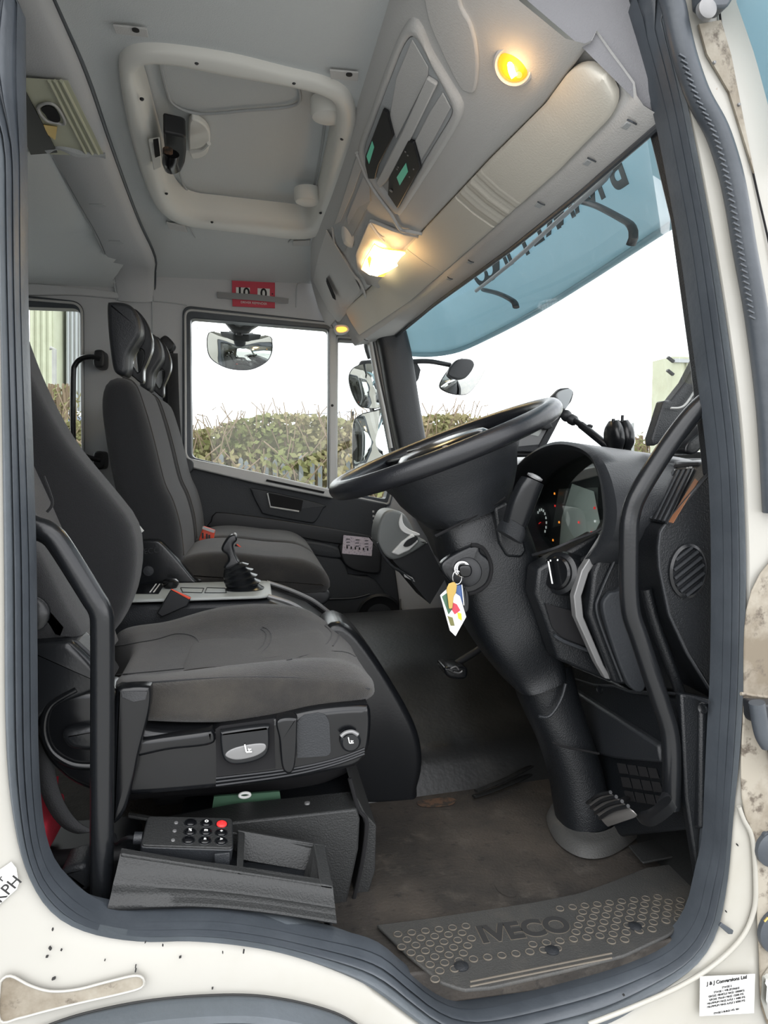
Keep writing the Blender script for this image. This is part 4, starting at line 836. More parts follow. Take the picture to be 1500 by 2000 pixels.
# ---- passenger seats: one built, one copied
def pseat(lab):
    t = thing('passenger_seat', lab, 'seat', PY(330,1130,1.25), 'passenger seats')
    b_ = obj('backrest', MB().puff(YS([(199,765),(197,800),(203,850),(215,920),(232,990),(258,1055),(275,1105),(320,1128),(352,1112),(358,1085),(352,1030),(338,980),(320,940),(300,860),(283,800),(264,750),(238,736),(211,742)], 1.05), 1.04, 1.46, .035), 'seat_dark', t, smooth=80)
    obj('piping', MB().tube(YS([(240,737),(264,751),(283,800),(300,860),(320,940),(338,980),(352,1030),(358,1085)], 1.068), .004, n=6), 'seat_fabric', b_)
    obj('cushion', MB().puff(YS([(350,1098),(380,1082),(440,1078),(520,1086),(590,1092),(630,1112),(645,1135),(643,1152),(620,1160),(520,1158),(350,1140)], 1.05), 1.04, 1.47, .03), 'seat_fabric', t, smooth=80)
    obj('cushion_base', MB().puff(YS([(350,1135),(520,1152),(640,1156),(630,1185),(560,1195),(350,1200)], 1.05), 1.06, 1.45, .01), 'black', t)
    h = obj('headrest', MB().puff(YS([(210,596),(217,590),(244,592),(262,603),(273,626),(275,652),(262,676),(252,695),(250,722),(244,732),(232,732),(222,722),(216,690),(211,640)], 1.08), 1.07, 1.17, .014), 'dash_grey', t, smooth=80)
    for yy in (1.165,):
        outer_ = crv(YS([(258,604),(268,606),(284,625),(296,655),(297,680),(288,705),(281,722),(280,745),(274,748),(262,738),(248,725),(246,705),(258,680),(266,655),(265,630)], yy), 60, True)
        hole = crv(YS([(268,682),(280,684),(281,698),(276,715),(270,728),(262,718),(257,708),(262,692)], yy), 24, True)
        obj('headrest_frame', MB().plate(outer_, [hole], (0, .04, 0)), 'satin_black', t, bev=.006)
    return t
ps = pseat('middle passenger seat, nearer of the two dark fabric passenger seats')
ps2 = dup(ps, (0, .47, 0), 'outer passenger seat beside the far door, partly behind the middle seat')
ps['label'] = 'middle passenger seat, nearer of the two dark fabric passenger seats'
sc_ = obj('hinge_cover', MB().puff(YS([(240,1062),(275,1055),(300,1054),(320,1062),(378,1128),(384,1140),(240,1140)], 1.01), 1.0, 1.04, .008), 'satin_black', ps, label='black plastic hinge cover with raised lettering')
text('IVECO', PY(290,1077,.9985), (1, 0, .12), (-.12, 0, 1), .022, 'black', sc_); obj('cover_cap', MB().lathe([(0, .014), (.003, .014), (.004, .0001)], PY(290,1115,.999), (0, -1, 0), n=20), 'dash_grey', sc_)
obj('metal_arm', MB().tube(YS([(246,1004),(262,1022),(277,1040)], .80), .007, n=10), 'light_trim', ds)
# red buckles and belts
def buckle(name, lab, pts, y, m, red, t=.025):
    b_ = thing(name, lab, 'buckle', PY(*pts[-1], y)); obj('housing', MB().prism(YS(pts, y), (0, t, 0)), m, b_, bev=.003)
    obj('release_button', MB().prism(YS(red, y-.001), (0, -.002, 0)), 'red_plastic', b_, bev=.001); return b_
buckle('seat_belt_buckle', 'dark seat belt buckle with thin red top beside the driver cushion', [(306,1198),(333,1152),(372,1169),(366,1184),(316,1206)], .735, 'black', [(333,1151),(336,1150),(373,1167),(370,1171)])
bb = buckle('seat_belt_buckle', 'bright red seat belt buckle standing between the two passenger seats', [(397,1028),(420,1036),(417,1055),(407,1067),(398,1068),(388,1054)], 1.50, 'red_plastic', [(398,1034),(416,1040),(414,1050),(392,1047)])
obj('slot', MB().prism(YS([(396,1028),(420,1036),(418,1041),(395,1033)], 1.494), (0, -.004, 0)), 'brushed', bb)
for a_ in [(396,1046),(404,1048),(409,1050)]: obj('cross_bar', MB().box(PY(*a_, 1.495), (.006, .004, .02)), 'black', bb)
obj('stalk', MB().tube(YS([(402,1066),(396,1082),(385,1098)], 1.51), .007, n=8), 'black', bb)
buckle('seat_belt_buckle', 'dark seat belt buckle with red edge behind the gear lever', [(458,1066),(462,1062),(493,1086),(490,1100),(470,1098)], 1.2, 'satin_black', [(461,1063),(464,1062),(493,1086),(491,1090)])
for pts, y, lab in [([(336,690),(338,760),(342,840),(350,900),(372,960),(385,1010)], 1.97, 'dark seat belt webbing hanging down the far door pillar'), ([(478,1070),(510,1066),(560,1073),(605,1084)], 1.75, 'greyish seat belt webbing lying over the outer passenger cushion')]:
    o = ribbon('belt_webbing', YS(pts, y), (.045, .0, 0) if y > 1.9 else (0, .05, .02), 'seat_dark' if y > 1.9 else 'webbing'); tag(o, lab, 'seat belt')
bg_ = thing('belt_guide', 'black shoulder belt guide on the far pillar beside the door window', 'belt guide', PY(325,668,2.0))
obj('cover', MB().puff(YS([(306,672),(315,662),(325,657),(338,668),(342,678),(332,688),(312,684)], 1.99), 1.96, 2.03, .012), 'black', bg_)
obj('strap', MB().prism(YS([(316,684),(338,684),(345,780),(350,900),(330,900),(318,780)], 1.99), (0, .01, 0)), 'seat_dark', bg_)

# ================================================================== CENTRE CONSOLE AND GEAR LEVER
cn = thing('centre_console', 'grey topped centre console between driver and passenger seats', 'console', Vector((-.05, .87, .1)))
xa, xb = PY(262,1160,.76).x, PY(531,1168,.76).x
obj('body', MB().prism(cz([(xa-.1,.475),(xb-.01,.475),(xb+.10,.43),(xb+.22,.33),(xb+.26,.12),(xa-.1,.12)])and [p+Vector((0, .755, 0)) for p in cz([(xa-.1,.475),(xb-.01,.475),(xb+.10,.43),(xb+.22,.33),(xb+.26,.12),(xa-.1,.12)])], (0, .225, 0)), 'dash_grey', cn, bev=.012)
tpp = [Vector((x, y, .482)) for x, y in [(xa-.02, .755), (xb-.03, .750), (xb, .77), (xb, .97), (xb-.02, .985), (xa-.02, .985)]]
tpl = obj('top_plate', MB().prism(tpp, (0, 0, .008)), 'pale_plastic', cn, bev=.003)
for a_ in [[(353,1148),(398,1149),(394,1158),(357,1157)], [(404,1148),(440,1149),(442,1158),(400,1158)]]:
    q = [PZ(*p, .4905) for p in a_]; obj('inlay_line', MB().tube(q, .0016, n=6, closed=True, smooth=False), 'black', tpl)
for k in range(2): obj('grip_slot', MB().tube([PZ(305+k*7,1141,.491), PZ(293+k*7,1157,.491)], .002, n=6), 'white_plastic', tpl)
obj('black_panel', MB().prism([PZ(*p, .4905) for p in [(268,1141),(322,1140),(310,1160),(255,1160)]], (0, 0, .001)), 'gloss_black', tpl)
obj('side_rail', MB().tube([Vector((xb-.01, .97, .487)), Vector((xb+.05, .97, .465)), Vector((xb+.12, .97, .43)), Vector((xb+.17, .97, .39))], .006, n=8), 'silver_trim', cn)
obj('side_rail', MB().tube([Vector((xb-.01, .757, .487)), Vector((xb+.05, .757, .465)), Vector((xb+.10, .757, .43))], .006, n=8), 'silver_trim', cn)
kb = PZ(333,1141,.50)
obj('round_knob', MB().lathe([(-.012, .015), (0, .022), (.008, .022), (.014, .015), (.015, .0001)], kb, (0, 0, 1), n=26), 'gloss_black', cn)
gl = thing('gear_lever', 'black gear lever with ribbed rubber gaiter on the centre console', 'gear lever', PZ(470,1150,.49))
yk = .86
obj('knob', MB().puff(YS([(433,1069),(438,1058),(446,1047),(455,1043),(461,1044),(463,1054),(456,1063),(458,1076),(464,1090),(468,1098),(460,1106),(448,1111),(439,1110),(438,1104),(446,1092),(443,1082),(436,1077)], yk), yk-.022, yk+.022, .006), 'satin_black', gl)
obj('knob_top', MB().puff(YS([(452,1046),(458,1041),(463,1045),(461,1053),(456,1050)], yk), yk-.018, yk+.018, .005), 'silver_trim', gl)
gt = MB(); gaz = [(438,1111,474,1098,.022), (437,1117,486,1101,.028), (436,1122,480,1108,.024), (436,1127,495,1111,.034), (437,1131,489,1118,.029), (437,1136,503,1122,.040), (439,1140,497,1129,.034), (440,1144,510,1134,.045), (443,1147,504,1140,.038), (440,1151,516,1147,.048), (446,1155,514,1152,.046)]
obj('gaiter', MB().sil([(a, b, c, d, yk, h) for a, b, c, d, h in gaz], n=28, e=.85, smooth=False, seg=41), 'satin_black', gl, smooth=25)

# ================================================================== GRAB HANDLES
def grab(name, lab, pts, y, r, m='leather', n=18, seg=70):
    g = thing(name, lab, 'grab handle', PY(pts[-1][0], pts[-1][1], y)); obj('bar', MB().tube([PY(*p, y) if len(p) == 2 else PY(*p) for p in pts], r, n=n, seg=seg), m, g, smooth=80); return g
grab('grab_handle', 'thick black grab handle bending down beside the driver seat', [(20,1012),(70,1032),(92,1040),(115,1062),(180,1165),(197,1195),(200,1240),(200,1400),(199,1600),(198,1790)], .09, .0178, 'satin_black')
h2 = grab('grab_handle', 'long black grab handle rising along the front door pillar', [(1392,772,.05),(1350,812,.055),(1300,878,.06),(1250,958,.065),(1233,1000,.07),(1228,1050,.07),(1230,1180,.07),(1250,1250,.07),(1290,1370,.07),(1308,1430,.07),(1312,1500,.07),(1311,1575,.08)], .07, .0165, 'satin_black', seg=100)
obj('lower_moulding', MB().tube(YS([(1262,1150),(1280,1220),(1330,1360),(1340,1440),(1340,1540),(1360,1560)], .12), .010, n=10), 'dash_plastic', h2)
h3 = grab('grab_handle', 'slim black grab handle on the wall beside the small rear window', [(196,702),(180,697),(160,700),(147,712),(143,735),(143,850),(150,876),(165,890),(182,896),(197,899)], 1.96, .0105, 'satin_black', seg=60)
for py in (702, 899): obj('foot', MB().puff(YS([(187,py-16),(203,py-16),(206,py),(203,py+16),(187,py+16),(184,py)], 1.98), 1.955, 2.05, .01), 'black', h3)

# ================================================================== STEERING WHEEL AND COLUMN
SC = Vector((.395, .43, .857)); SA = math.atan2(.192, .486)
T = Vector((math.cos(SA), 0, math.sin(SA))); N = Vector((math.sin(SA), 0, -math.cos(SA))); Yv = Vector((0, 1, 0))
sw = thing('steering_wheel', 'large black truck steering wheel tilted over the dashboard', 'steering wheel', SC)
rim = [SC+T*.241*math.cos(a)+Yv*.241*math.sin(a) for a in [2*math.pi*k/72 for k in range(72)]]
obj('rim', MB().tube(rim, 0.0205, n=20, closed=True, smooth=False), 'leather', sw, smooth=80)
def sect(s, a, b, e=.75, n=40, dt=0): return [SC+N*s+T*(a*math.copysign(abs(math.cos(q))**e, math.cos(q))+dt)+Yv*b*math.copysign(abs(math.sin(q))**e, math.sin(q)) for q in [2*math.pi*k/n for k in range(n)]]
obj('hub_shroud', MB().grid([sect(*v) for v in [(.012,.155,.165), (.03,.152,.16), (.06,.135,.14), (.085,.128,.13), (.115,.112,.115), (.150,.09,.10)]], cl=True, cap=True), 'dash_grey', sw, smooth=60)
obj('airbag_pad', MB().grid([sect(*v) for v in [(.015,.10,.10), (-.004,.10,.10), (-.012,.09,.09), (-.016,.05,.05)]], cl=True, cap=True), 'gloss_black', sw, smooth=60)
for sg in (-1, 1):
    for dt in (-.06, .07):
        obj('spoke', MB().tube([SC+Yv*sg*.09+T*dt*.6+N*.004, SC+Yv*sg*.16+T*dt*1.1+N*.004, SC+Yv*sg*.235+T*dt*1.5], .017, n=12, flat=.45), 'satin_black', sw)
    obj('spoke_trim', MB().tube([SC+Yv*sg*.11-T*.02+N*-.008, SC+Yv*sg*.19-T*.03+N*-.006], .010, n=10, flat=.4), 'silver_trim', sw)
def ell(c, a, A, b, B, e=.7, n=40): return [c+A*a*math.copysign(abs(math.cos(q))**e, math.cos(q))+B*b*math.copysign(abs(math.sin(q))**e, math.sin(q)) for q in [2*math.pi*k/n for k in range(n)]]
co = thing('steering_column', 'bulky black steering column cover with ignition lock, down to the floor', 'steering column', PZ(1140,1640,0))
obj('upper_cover', MB().sil([(846,1034,976,958,.43,.08), (852,1052,988,972,.43,.085), (862,1085,1012,1015,.43,.095), (878,1140,1030,1065,.43,.10), (908,1215,1050,1130,.43,.10), (945,1275,1068,1195,.42,.09), (985,1325,1085,1265,.42,.075), (1005,1345,1092,1310,.41,.07)], n=36, e=.55), 'dash_plastic', co, smooth=60)
obj('top_seam', MB().tube(YS([(850,1047),(900,1022),(950,995),(987,972)], .33), .003, n=6), 'void', co)
obj('lower_sleeve', MB().sil([(990,1290,1108,1290,.42,.065), (1020,1375,1128,1370,.42,.068), (1055,1450,1150,1440,.41,.07), (1078,1520,1168,1500,.40,.07), (1090,1590,1180,1580,.39,.07), (1100,1645,1180,1650,.38,.06)], n=36, e=.8), 'dash_plastic', co, smooth=60)
obj('sleeve_arc', MB().tube(YS([(1052,1399),(1070,1400),(1085,1385),(1098,1360),(1105,1335)], .335), .0035, n=8), 'dash_grey', co)
obj('sleeve_seam', MB().tube(YS([(1080,1450),(1100,1458),(1140,1466),(1170,1472)], .325), .0025, n=6), 'void', co)
gm = MB(); gq = crv([PZ(*p, .005) for p in [(1068,1590),(1075,1625),(1098,1655),(1140,1676),(1190,1672),(1240,1640),(1270,1600),(1240,1575),(1160,1560),(1095,1565)]], 50, True); gi = [p.lerp(sum(gq, Vector())/50, .35)+Vector((0, 0, .03)) for p in gq]
obj('floor_grommet', gm.grid([gq, [p.lerp(sum(gq, Vector())/50, .08)+Vector((0, 0, .02)) for p in gq], [p.lerp(q, .6)+Vector((0, 0, .006)) for p, q in zip(gq, gi)], gi], cl=True), 'tread_plastic', co, smooth=70)
obj('stalk_mount', MB().prism(crv(YS([(965,992),(990,980),(1015,1025),(1030,1075),(1020,1090),(990,1088),(975,1060)], .325), 40, True, False), (0, .08, 0)), 'dash_plastic', co, bev=.006)
yi = .325
# ignition
rd = obj('ignition_surround', MB().puff(YS([(862,1100),(930,1062),(938,1078),(958,1095),(961,1115),(955,1140),(935,1158),(905,1160),(885,1145)], yi), yi-.006, yi+.02, .006), 'satin_black', co)
obj('recess_shadow_gap', MB().tube(YS([(920,1064),(942,1070),(956,1092),(960,1115),(952,1140),(932,1155),(915,1160)], yi-.007), .004, n=8), 'void', rd)
ig = PY(912,1117,yi-.008); axi = Vector((-.35, -.9, .1)).normalized()
obj('lock_ring', MB().lathe([(0, .030), (.006, .029), (.010, .022), (.010, .0001)], ig, axi, n=30), 'black', rd)
obj('lock_barrel', MB().lathe([(.008, .017), (.016, .016), (.017, .013), (.014, .012), (.013, .0001)], PY(904,1111,yi-.008), axi, n=26), 'chrome', rd)
# stalks
stl = thing('column_stalk', 'thick black column stalk with grey end cap beside the wheel hub', 'stalk', PY(1005,1040,.3))
obj('collar', MB().sil([(972,1035,1015,1062,.28,.030), (978,1020,1022,1046,.27,.028), (986,1010,1022,1032,.26,.024)], n=24, e=.8), 'dash_grey', stl)
obj('grip', MB().sil([(983,1018,1023,1038,.26,.02), (992,985,1036,1008,.25,.021), (1008,948,1052,968,.24,.022), (1020,930,1060,948,.235,.021)], n=24, e=.9), 'satin_black', stl)
obj('end_cap', MB().lathe([(0, .0155), (.003, .0155), (.005, .010), (.0055, .0001)], PY(1044,933,.234), (PY(1044,933,.234)-PY(1000,1020,.26)).normalized(), n=24), 'silver_trim', stl)
# keys
kr = thing('ignition_key', 'ignition key with ring, brass key and printed fob hanging from the lock', 'key', PY(904,1111,.3))
obj('key_head', MB().puff(YS([(896,1105),(915,1103),(920,1115),(914,1125),(898,1124)], .295), .285, .30, .004), 'gloss_black', kr)
obj('key_ring', MB().tube([PY(893+11*math.cos(a)*.8, 1128+13*math.sin(a), .288) for a in [k*math.pi/7 for k in range(14)]], .0011, n=8, closed=True), 'chrome', kr)
obj('brass_key', MB().prism(crv(YS([(877,1140),(887,1136),(893,1142),(891,1158),(886,1165),(884,1188),(877,1190),(874,1165),(872,1150)], .282), 30, True, False), (0, .0025, 0)), 'gold', kr, bev=.0006)
fo = obj('printed_fob', MB().prism(YS([(860,1163),(876,1148),(899,1165),(911,1205),(890,1243),(879,1232)], .287), (0, .004, 0)), 'white_plastic', kr, bev=.001)
for m_, pts in [('green_card', [(863,1165),(873,1158),(883,1190),(876,1200)]), ('red_card', [(880,1175),(892,1180),(899,1192),(888,1200),(882,1190)]), ('amber', [(893,1196),(901,1198),(902,1212),(895,1208)]), ('hedge_leaf', [(874,1203),(884,1206),(888,1222),(880,1222)])]:
    obj('print_patch', MB().prism(YS(pts, .2865), (0, -.0006, 0)), m_, fo)
obj('blue_tag', MB().prism(YS([(888,1145),(902,1142),(905,1180),(893,1182)], .294), (0, .002, 0)), 'truck_blue', kr, bev=.0005)
obj('tag_rim', MB().tube(YS([(902,1142),(906,1182)], .291), .001, n=6), 'white_plastic', kr)
obj('remote_fob', MB().puff(YS([(904,1145),(914,1160),(914,1190),(904,1192)], .297), .292, .304, .003), 'black', kr)

# ================================================================== REMOTE CONTROL AND ITS TRAY
ty = thing('storage_tray', 'ribbed dark plastic storage tray on the sill beside the seat pedestal', 'tray', PY(440,1780,.1))
n1 = crv(YS([(235,1667),(300,1678),(375,1690),(520,1710),(650,1731)], .062), 30, False)
n2 = crv(YS([(212,1772),(300,1766),(400,1764),(520,1775),(656,1796)], .045), 30, False)
rows = [[p+Vector((0, .012, .002)) for p in n1], n1]
for t, d in [(.15, -.002), (.35, -.004), (.42, -.012), (.5, -.014), (.62, -.010), (.75, -.010), (.82, -.018), (.9, -.018), (1, -.012)]: rows.append([a.lerp(b, t)+Vector((0, d, 0)) for a, b in zip(n1, n2)])
rows.append([p+Vector((0, .03, -.01)) for p in n2])
obj('near_wall', MB().grid(rows), 'tray_plastic', ty, smooth=50)
bk1, bk2, bk3, bk4 = PY(250,1590,.20), PY(465,1622,.17), PY(545,1636,.165), PY(636,1652,.16)
a1, a2, a3, a4 = PY(235,1667,.06), PY(458,1702,.06), PY(545,1715,.06), PY(650,1731,.06)
dn = Vector((0, 0, -.006))
def strip(A, B): return MB().prism([A[0], A[1], B[1], B[0]], dn)
for q in [([a1, a4], [a1+Vector((0, .012, .001)), a4+Vector((0, .014, .001))]), ([bk1+Vector((0, .008, 0)), bk4+Vector((0, .008, 0))], [bk1-Vector((0, .004, 0)), bk4-Vector((0, .006, 0))]), ([PY(462,1702,.06), PY(474,1705,.06)], [PY(464,1622,.17), PY(478,1625,.17)]), ([PY(625,1727,.06), a4], [PY(612,1648,.16), bk4])]:
    obj('rim', strip(*q), 'tray_plastic', ty, bev=.002)
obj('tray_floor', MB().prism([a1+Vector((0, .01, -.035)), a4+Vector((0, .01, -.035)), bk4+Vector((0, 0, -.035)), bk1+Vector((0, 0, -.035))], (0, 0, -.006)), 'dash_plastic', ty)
obj('end_wall', MB().prism([a4, a4+Vector((0, 0, -.13)), bk4+Vector((0, 0, -.13)), bk4], (-.006, 0, 0)), 'tray_plastic', ty, bev=.002)
obj('pocket_wall', MB().prism([bk2, bk4, bk4+Vector((0, -.02, -.04)), bk2+Vector((0, -.02, -.04))], (0, .004, 0)), 'tray_plastic', ty)
obj('pocket_slope', MB().prism([PY(612,1648,.155), PY(628,1725,.07), PY(596,1722,.07)+Vector((0, 0, -.03)), PY(592,1680,.13)+Vector((0, 0, -.03))], (.003, 0, 0)), 'tray_plastic', ty)
# remote
rc = thing('remote_control', 'grey box remote control with nine round buttons lying in the tray', 'remote control', PY(365,1660,.12))
r1, r2 = PY(274,1651,.092), PY(456,1657,.092); r3, r4 = PY(455,1597,.165), PY(288,1593,.165)
nrm_ = (r2-r1).cross(r4-r1).normalized()
if nrm_.z < 0: nrm_ = -nrm_
r3 = PL(455,1597,r1,nrm_)
rq = []
for i, b in enumerate([r1, r2, r3, r4]):
    a = [r4, r1, r2, r3][i]; c = [r2, r3, r4, r1][i]; p = b+(a-b).normalized()*.008; q = b+(c-b).normalized()*.008
    rq += [p*(1-t)**2+b*2*t*(1-t)+q*t*t for t in (0, .25, .5, .75, 1)]
bx = obj('case', MB().prism([p-nrm_*.003 for p in rq], -nrm_*.026), 'dash_grey', rc, bev=.002)
obj('front_panel', MB().prism([p.lerp((r1+r3)/2, .02) for p in rq], -nrm_*.004), 'tray_plastic', rc, bev=.0012)
def RF(px, py, h=0): return PL(px, py, r1+nrm_*h, nrm_)
xr = (r2-r1).normalized(); yr = nrm_.cross(xr)
for i, (px, py) in enumerate([(372,1607),(403,1608),(433,1610),(371,1625),(402,1625),(432,1627),(368,1641),(400,1642),(432,1643)]):
    c = RF(px, py); b_ = obj('button', MB().lathe([(-.001, .0085), (.0015, .0085), (.0035, .006), (.0038, .0001)], c, nrm_, n=24), 'warn_red' if i == 2 else 'gloss_black', rc, label='red stop button' if i == 2 else None)
    obj('button_ring', MB().tube([c+(xr*math.cos(a)+yr*math.sin(a))*.0098 for a in [k*math.pi/10 for k in range(20)]], .0009, n=6, closed=True, smooth=False), 'dash_plastic', b_)
    if i not in (0, 6): text(['', 'O', '-', '%', 'm', '+', '', 'n', '>'][i], c+nrm_*.0042, xr, yr, .008, 'white_plastic' if i != 2 else 'red_card', b_, name='button_symbol', ext=.0002, bold=.0003)
for px, py in [(344,1607),(341,1623),(338,1641)]: obj('indicator', MB().lathe([(0, .0035), (.0012, .003), (.0015, .0001)], RF(px, py), nrm_, n=14), 'silver_trim', rc)
obj('cable_gland', MB().tube([PY(262,1637,.125), PY(278,1637,.125)], .010, n=14, smooth=False), 'dash_grey', rc)
obj('cable', MB().tube([PY(262,1637,.125), PY(252,1636,.13), PY(240,1640,.14), PY(228,1648,.15), PY(222,1630,.17)], .0035, n=8), 'black', rc)
obj('clip', MB().box(PY(434,1677,.088), (.024, .006, .02)), 'dash_grey', rc, bev=.001)
# ================================================================== OVERHEAD CONSOLE FITTINGS
HA = Vector((.25, 0, 1.64)); HN = Vector((-.16, 0, -.26)).normalized()
def H(px, py, h=.018):
    q = rayhit(HB, px, py)
    if q is None: return PL(px, py, HA+HN*h, HN)
    return PL(px, py, q+HN*(h-.0155), HN)
def HP(pts, h=.018): return [H(a, b, h) for a, b in pts]
oc_ = thing('overhead_console', 'diamond framed overhead shelf holding two black radio units', 'overhead shelf', H(820, 250))
fr_ = crv(HP([(817,40),(845,100),(870,142),(900,192),(905,210),(900,232),(870,285),(788,412),(779,418),(769,415),(735,372),(712,330),(700,290),(722,225),(755,130),(790,50)]), 120, True)
inn = crv(HP([(818,75),(848,130),(872,175),(884,208),(880,228),(855,270),(785,385),(777,396),(770,390),(744,355),(722,318),(714,290),(733,235),(765,150),(795,80)], .018), 120, True)
obj('frame', MB().grid([[p-HN*.02 for p in fr_], fr_, [p.lerp(q, .4)+HN*.010 for p, q in zip(fr_, inn)], [p.lerp(q, .8)+HN*.008 for p, q in zip(fr_, inn)], inn, [p-HN*.014 for p in inn]], cl=True), 'console_grey', oc_, smooth=70)
obj('recess', MB().plate([p+HN*.002 for p in inn], [], HN*.001), 'headliner_dark', oc_)  # flat plate, shade of the shelf recess put into its darker grey
obj('divider', MB().prism(HP([(838,145),(858,158),(806,265),(760,348),(745,362),(738,350),(790,250)], .021), HN*.010), 'console_grey', oc_, bev=.003)
obj('upper_panel', MB().prism(HP([(806,75),(838,130),(836,150),(775,270),(762,225),(775,150)], .021), HN*.003), 'console_grey', oc_, bev=.002)
obj('lower_panel', MB().prism(HP([(866,178),(882,208),(850,268),(824,312),(812,272),(840,218)], .021), HN*.004), 'console_grey', oc_, bev=.002)
def radio(lab, body, lcd, knobs):
    r_ = thing('radio_unit', lab, 'radio', H(*body[0]), 'radio units in the overhead shelf')
    b_ = obj('case', MB().prism(HP(body, .024), HN*.008), 'black', r_, bev=.002)
    obj('green_display', MB().prism(HP(lcd, .0325), HN*.0008), 'lcd_green', r_)
    for px, py, w in knobs: obj('small_key', MB().lathe([(0, w*.001), (.002, w*.001), (.003, .0001)], H(px, py, .0325), HN, n=12), 'silver_trim', r_)
radio('upper black radio unit with a green display at its lower left', [(751,209),(760,214),(771,262),(742,318),(735,345),(722,345),(716,318),(716,300)], [(727,275),(731,287),(721,320),(716,305)], [])
radio('lower black radio unit with green display and silver knob', [(800,270),(811,273),(824,322),(779,403),(760,375),(762,345)], [(793,318),(797,335),(781,362),(775,346)], [(764,372,5),(792,296,2),(797,303,2),(776,330,2),(778,326,2),(808,330,2),(800,345,2)])
# side pocket with a tissue pack
pk_ = thing('overhead_pocket', 'open pocket in the overhead console beside the lit lamp', 'pocket', H(690, 400))
obj('recess', MB().prism(HP([(697,300),(706,322),(722,360),(724,392),(700,440),(672,492),(660,478),(650,445),(668,395)], .017), HN*.003), 'headliner_dark', pk_)
obj('inner_wall', MB().prism(HP([(697,305),(706,330),(690,375),(665,432),(653,438),(668,395)], .021), HN*.003), 'console_grey', pk_, bev=.001)
obj('slot', MB().prism(HP([(710,345),(722,365),(723,392),(700,405),(680,440),(678,425),(700,370)], .0205), HN*.001), 'pillar_grey', pk_)
obj('curved_rim', MB().tube(HP([(697,298),(716,345),(735,378),(762,415),(781,447),(800,452),(838,458)], .022), .0055, n=10, seg=50), 'console_grey', pk_, smooth=80)
obj('curved_rim', MB().tube(HP([(650,445),(655,480),(672,505),(690,535),(705,555),(718,590)], .020), .005, n=10, seg=50), 'console_grey', pk_, smooth=80)
tag(obj('tissue_pack', MB().sil([(690,402,718,398,1.30,.03), (680,425,712,425,1.31,.035), (670,455,700,458,1.33,.035), (665,482,684,490,1.35,.02)], n=18), 'paper_white', smooth=80), 'white tissue pack stuffed in the overhead pocket', 'tissue pack')
_t = bpy.data.objects['tissue_pack']
for v in _t.data.vertices:
    w = H(700, 440, .03); v.co += HN*(((w-v.co).dot(HN)))*.75
# lamp pod
lp = thing('overhead_lamp', 'lit rectangular amber overhead lamp glowing nearly white', 'lamp', H(755, 510))
obj('pod', MB().prism(crv(HP([(724,425),(760,440),(782,450),(838,459),(812,500),(775,555),(750,562),(720,548),(700,525),(696,490)], .018), 60, True, False), HN*.012), 'console_grey', lp, bev=.005, seg=3)
lens = crv(HP([(732,477),(745,487),(803,494),(790,516),(771,543),(745,540),(722,535),(707,525),(713,508)], .031), 50, True, False)
obj('lens', MB().prism(lens, HN*.003), 'lamp_hot', lp, bev=.001)
obj('glowing_edge', MB().prism([p.lerp(sum(lens, Vector())/50, -.05)-HN*.0005 for p in lens], HN*.0012), 'lamp_orange', lp)
obj('switch_ridge', MB().tube(HP([(722,435),(735,455),(750,472)], .032), .004, n=8), 'console_grey', lp)
def light(name, loc, col, e, r=.03):
    l = bpy.data.objects.new(name, bpy.data.lights.new(name, 'POINT')); COL.objects.link(l); l.location = loc; l.data.energy = e; l.data.color = col; l.data.shadow_soft_size = r; return l
l = light('lamp_glow', H(755, 510, .075), (1, .6, .25), .55); att(l, lp)
# storage lid beyond the lamp
ld = thing('storage_flap', 'grey storage lid with finger slot at the far end of the overhead console', 'storage flap', H(655, 560))
obj('panel', MB().prism(crv([H(a, b, .02) for a, b in [(638,447),(665,490),(690,532),(704,565),(685,600),(662,630),(640,600),(612,545),(622,500)]], 60, True, False), HN*.006), 'console_grey', ld, bev=.003)
obj('finger_slot', MB().prism(HP([(638,542),(655,578),(656,586),(650,582),(637,550)], .0265), HN*.001), 'void', ld)
# round amber lamp above the windscreen
rl = thing('round_lamp', 'lit round amber lamp in the console above the driver', 'lamp', H(1005, 125))
cR = H(1005, 125, .012); ar = (HN*.8+Vector((-.1, -.45, -.2))).normalized()
obj('bezel', MB().lathe([(-.01, .036), (.006, .036), (.010, .032), (.008, .029), (.004, .028)], cR, ar, n=40, cap=False), 'console_grey', rl)
obj('lens', MB().lathe([(.002, .029), (.008, .026), (.012, .018), (.014, .0001)], cR, ar, n=36), 'amber', rl)
obj('bulb', MB().tube([cR+ar*.013+Vector((-.004, 0, .016)), cR+ar*.018, cR+ar*.013+Vector((.004, 0, -.014))], .0055, n=10), 'lamp_hot', rl)
for a in (-.8, 2.2): obj('facet', MB().lathe([(0, .006), (.003, .004), (.004, .0001)], cR+ar*.010+Vector((.016*math.cos(a), 0, .016*math.sin(a))), ar, n=10), 'lamp_orange', rl)
l = light('lamp_glow', cR+ar*.05, (1, .55, .2), .16); att(l, rl)
sl = thing('marker_lamp', 'tiny amber lamp beneath the far end of the overhead console', 'lamp', PY(666,643,1.93))
obj('lens', MB().puff(YS([(658,640),(672,639),(678,644),(670,648),(660,647)], 1.92), 1.91, 1.95, .003), 'lamp_orange', sl)
obj('base', MB().puff(YS([(655,636),(675,635),(682,645),(672,651),(658,650)], 1.93), 1.925, 1.97, .003), 'console_grey', sl)
# raised pad at the top of the picture
obj('raised_pad', MB().prism(crv(HP([(835,-60),(838,20),(865,90),(900,160),(918,175),(932,170),(938,130),(936,85),(925,40),(905,0),(900,-60)], .012), 70, True), HN*.010), 'console_grey', hd, bev=.006, seg=3)
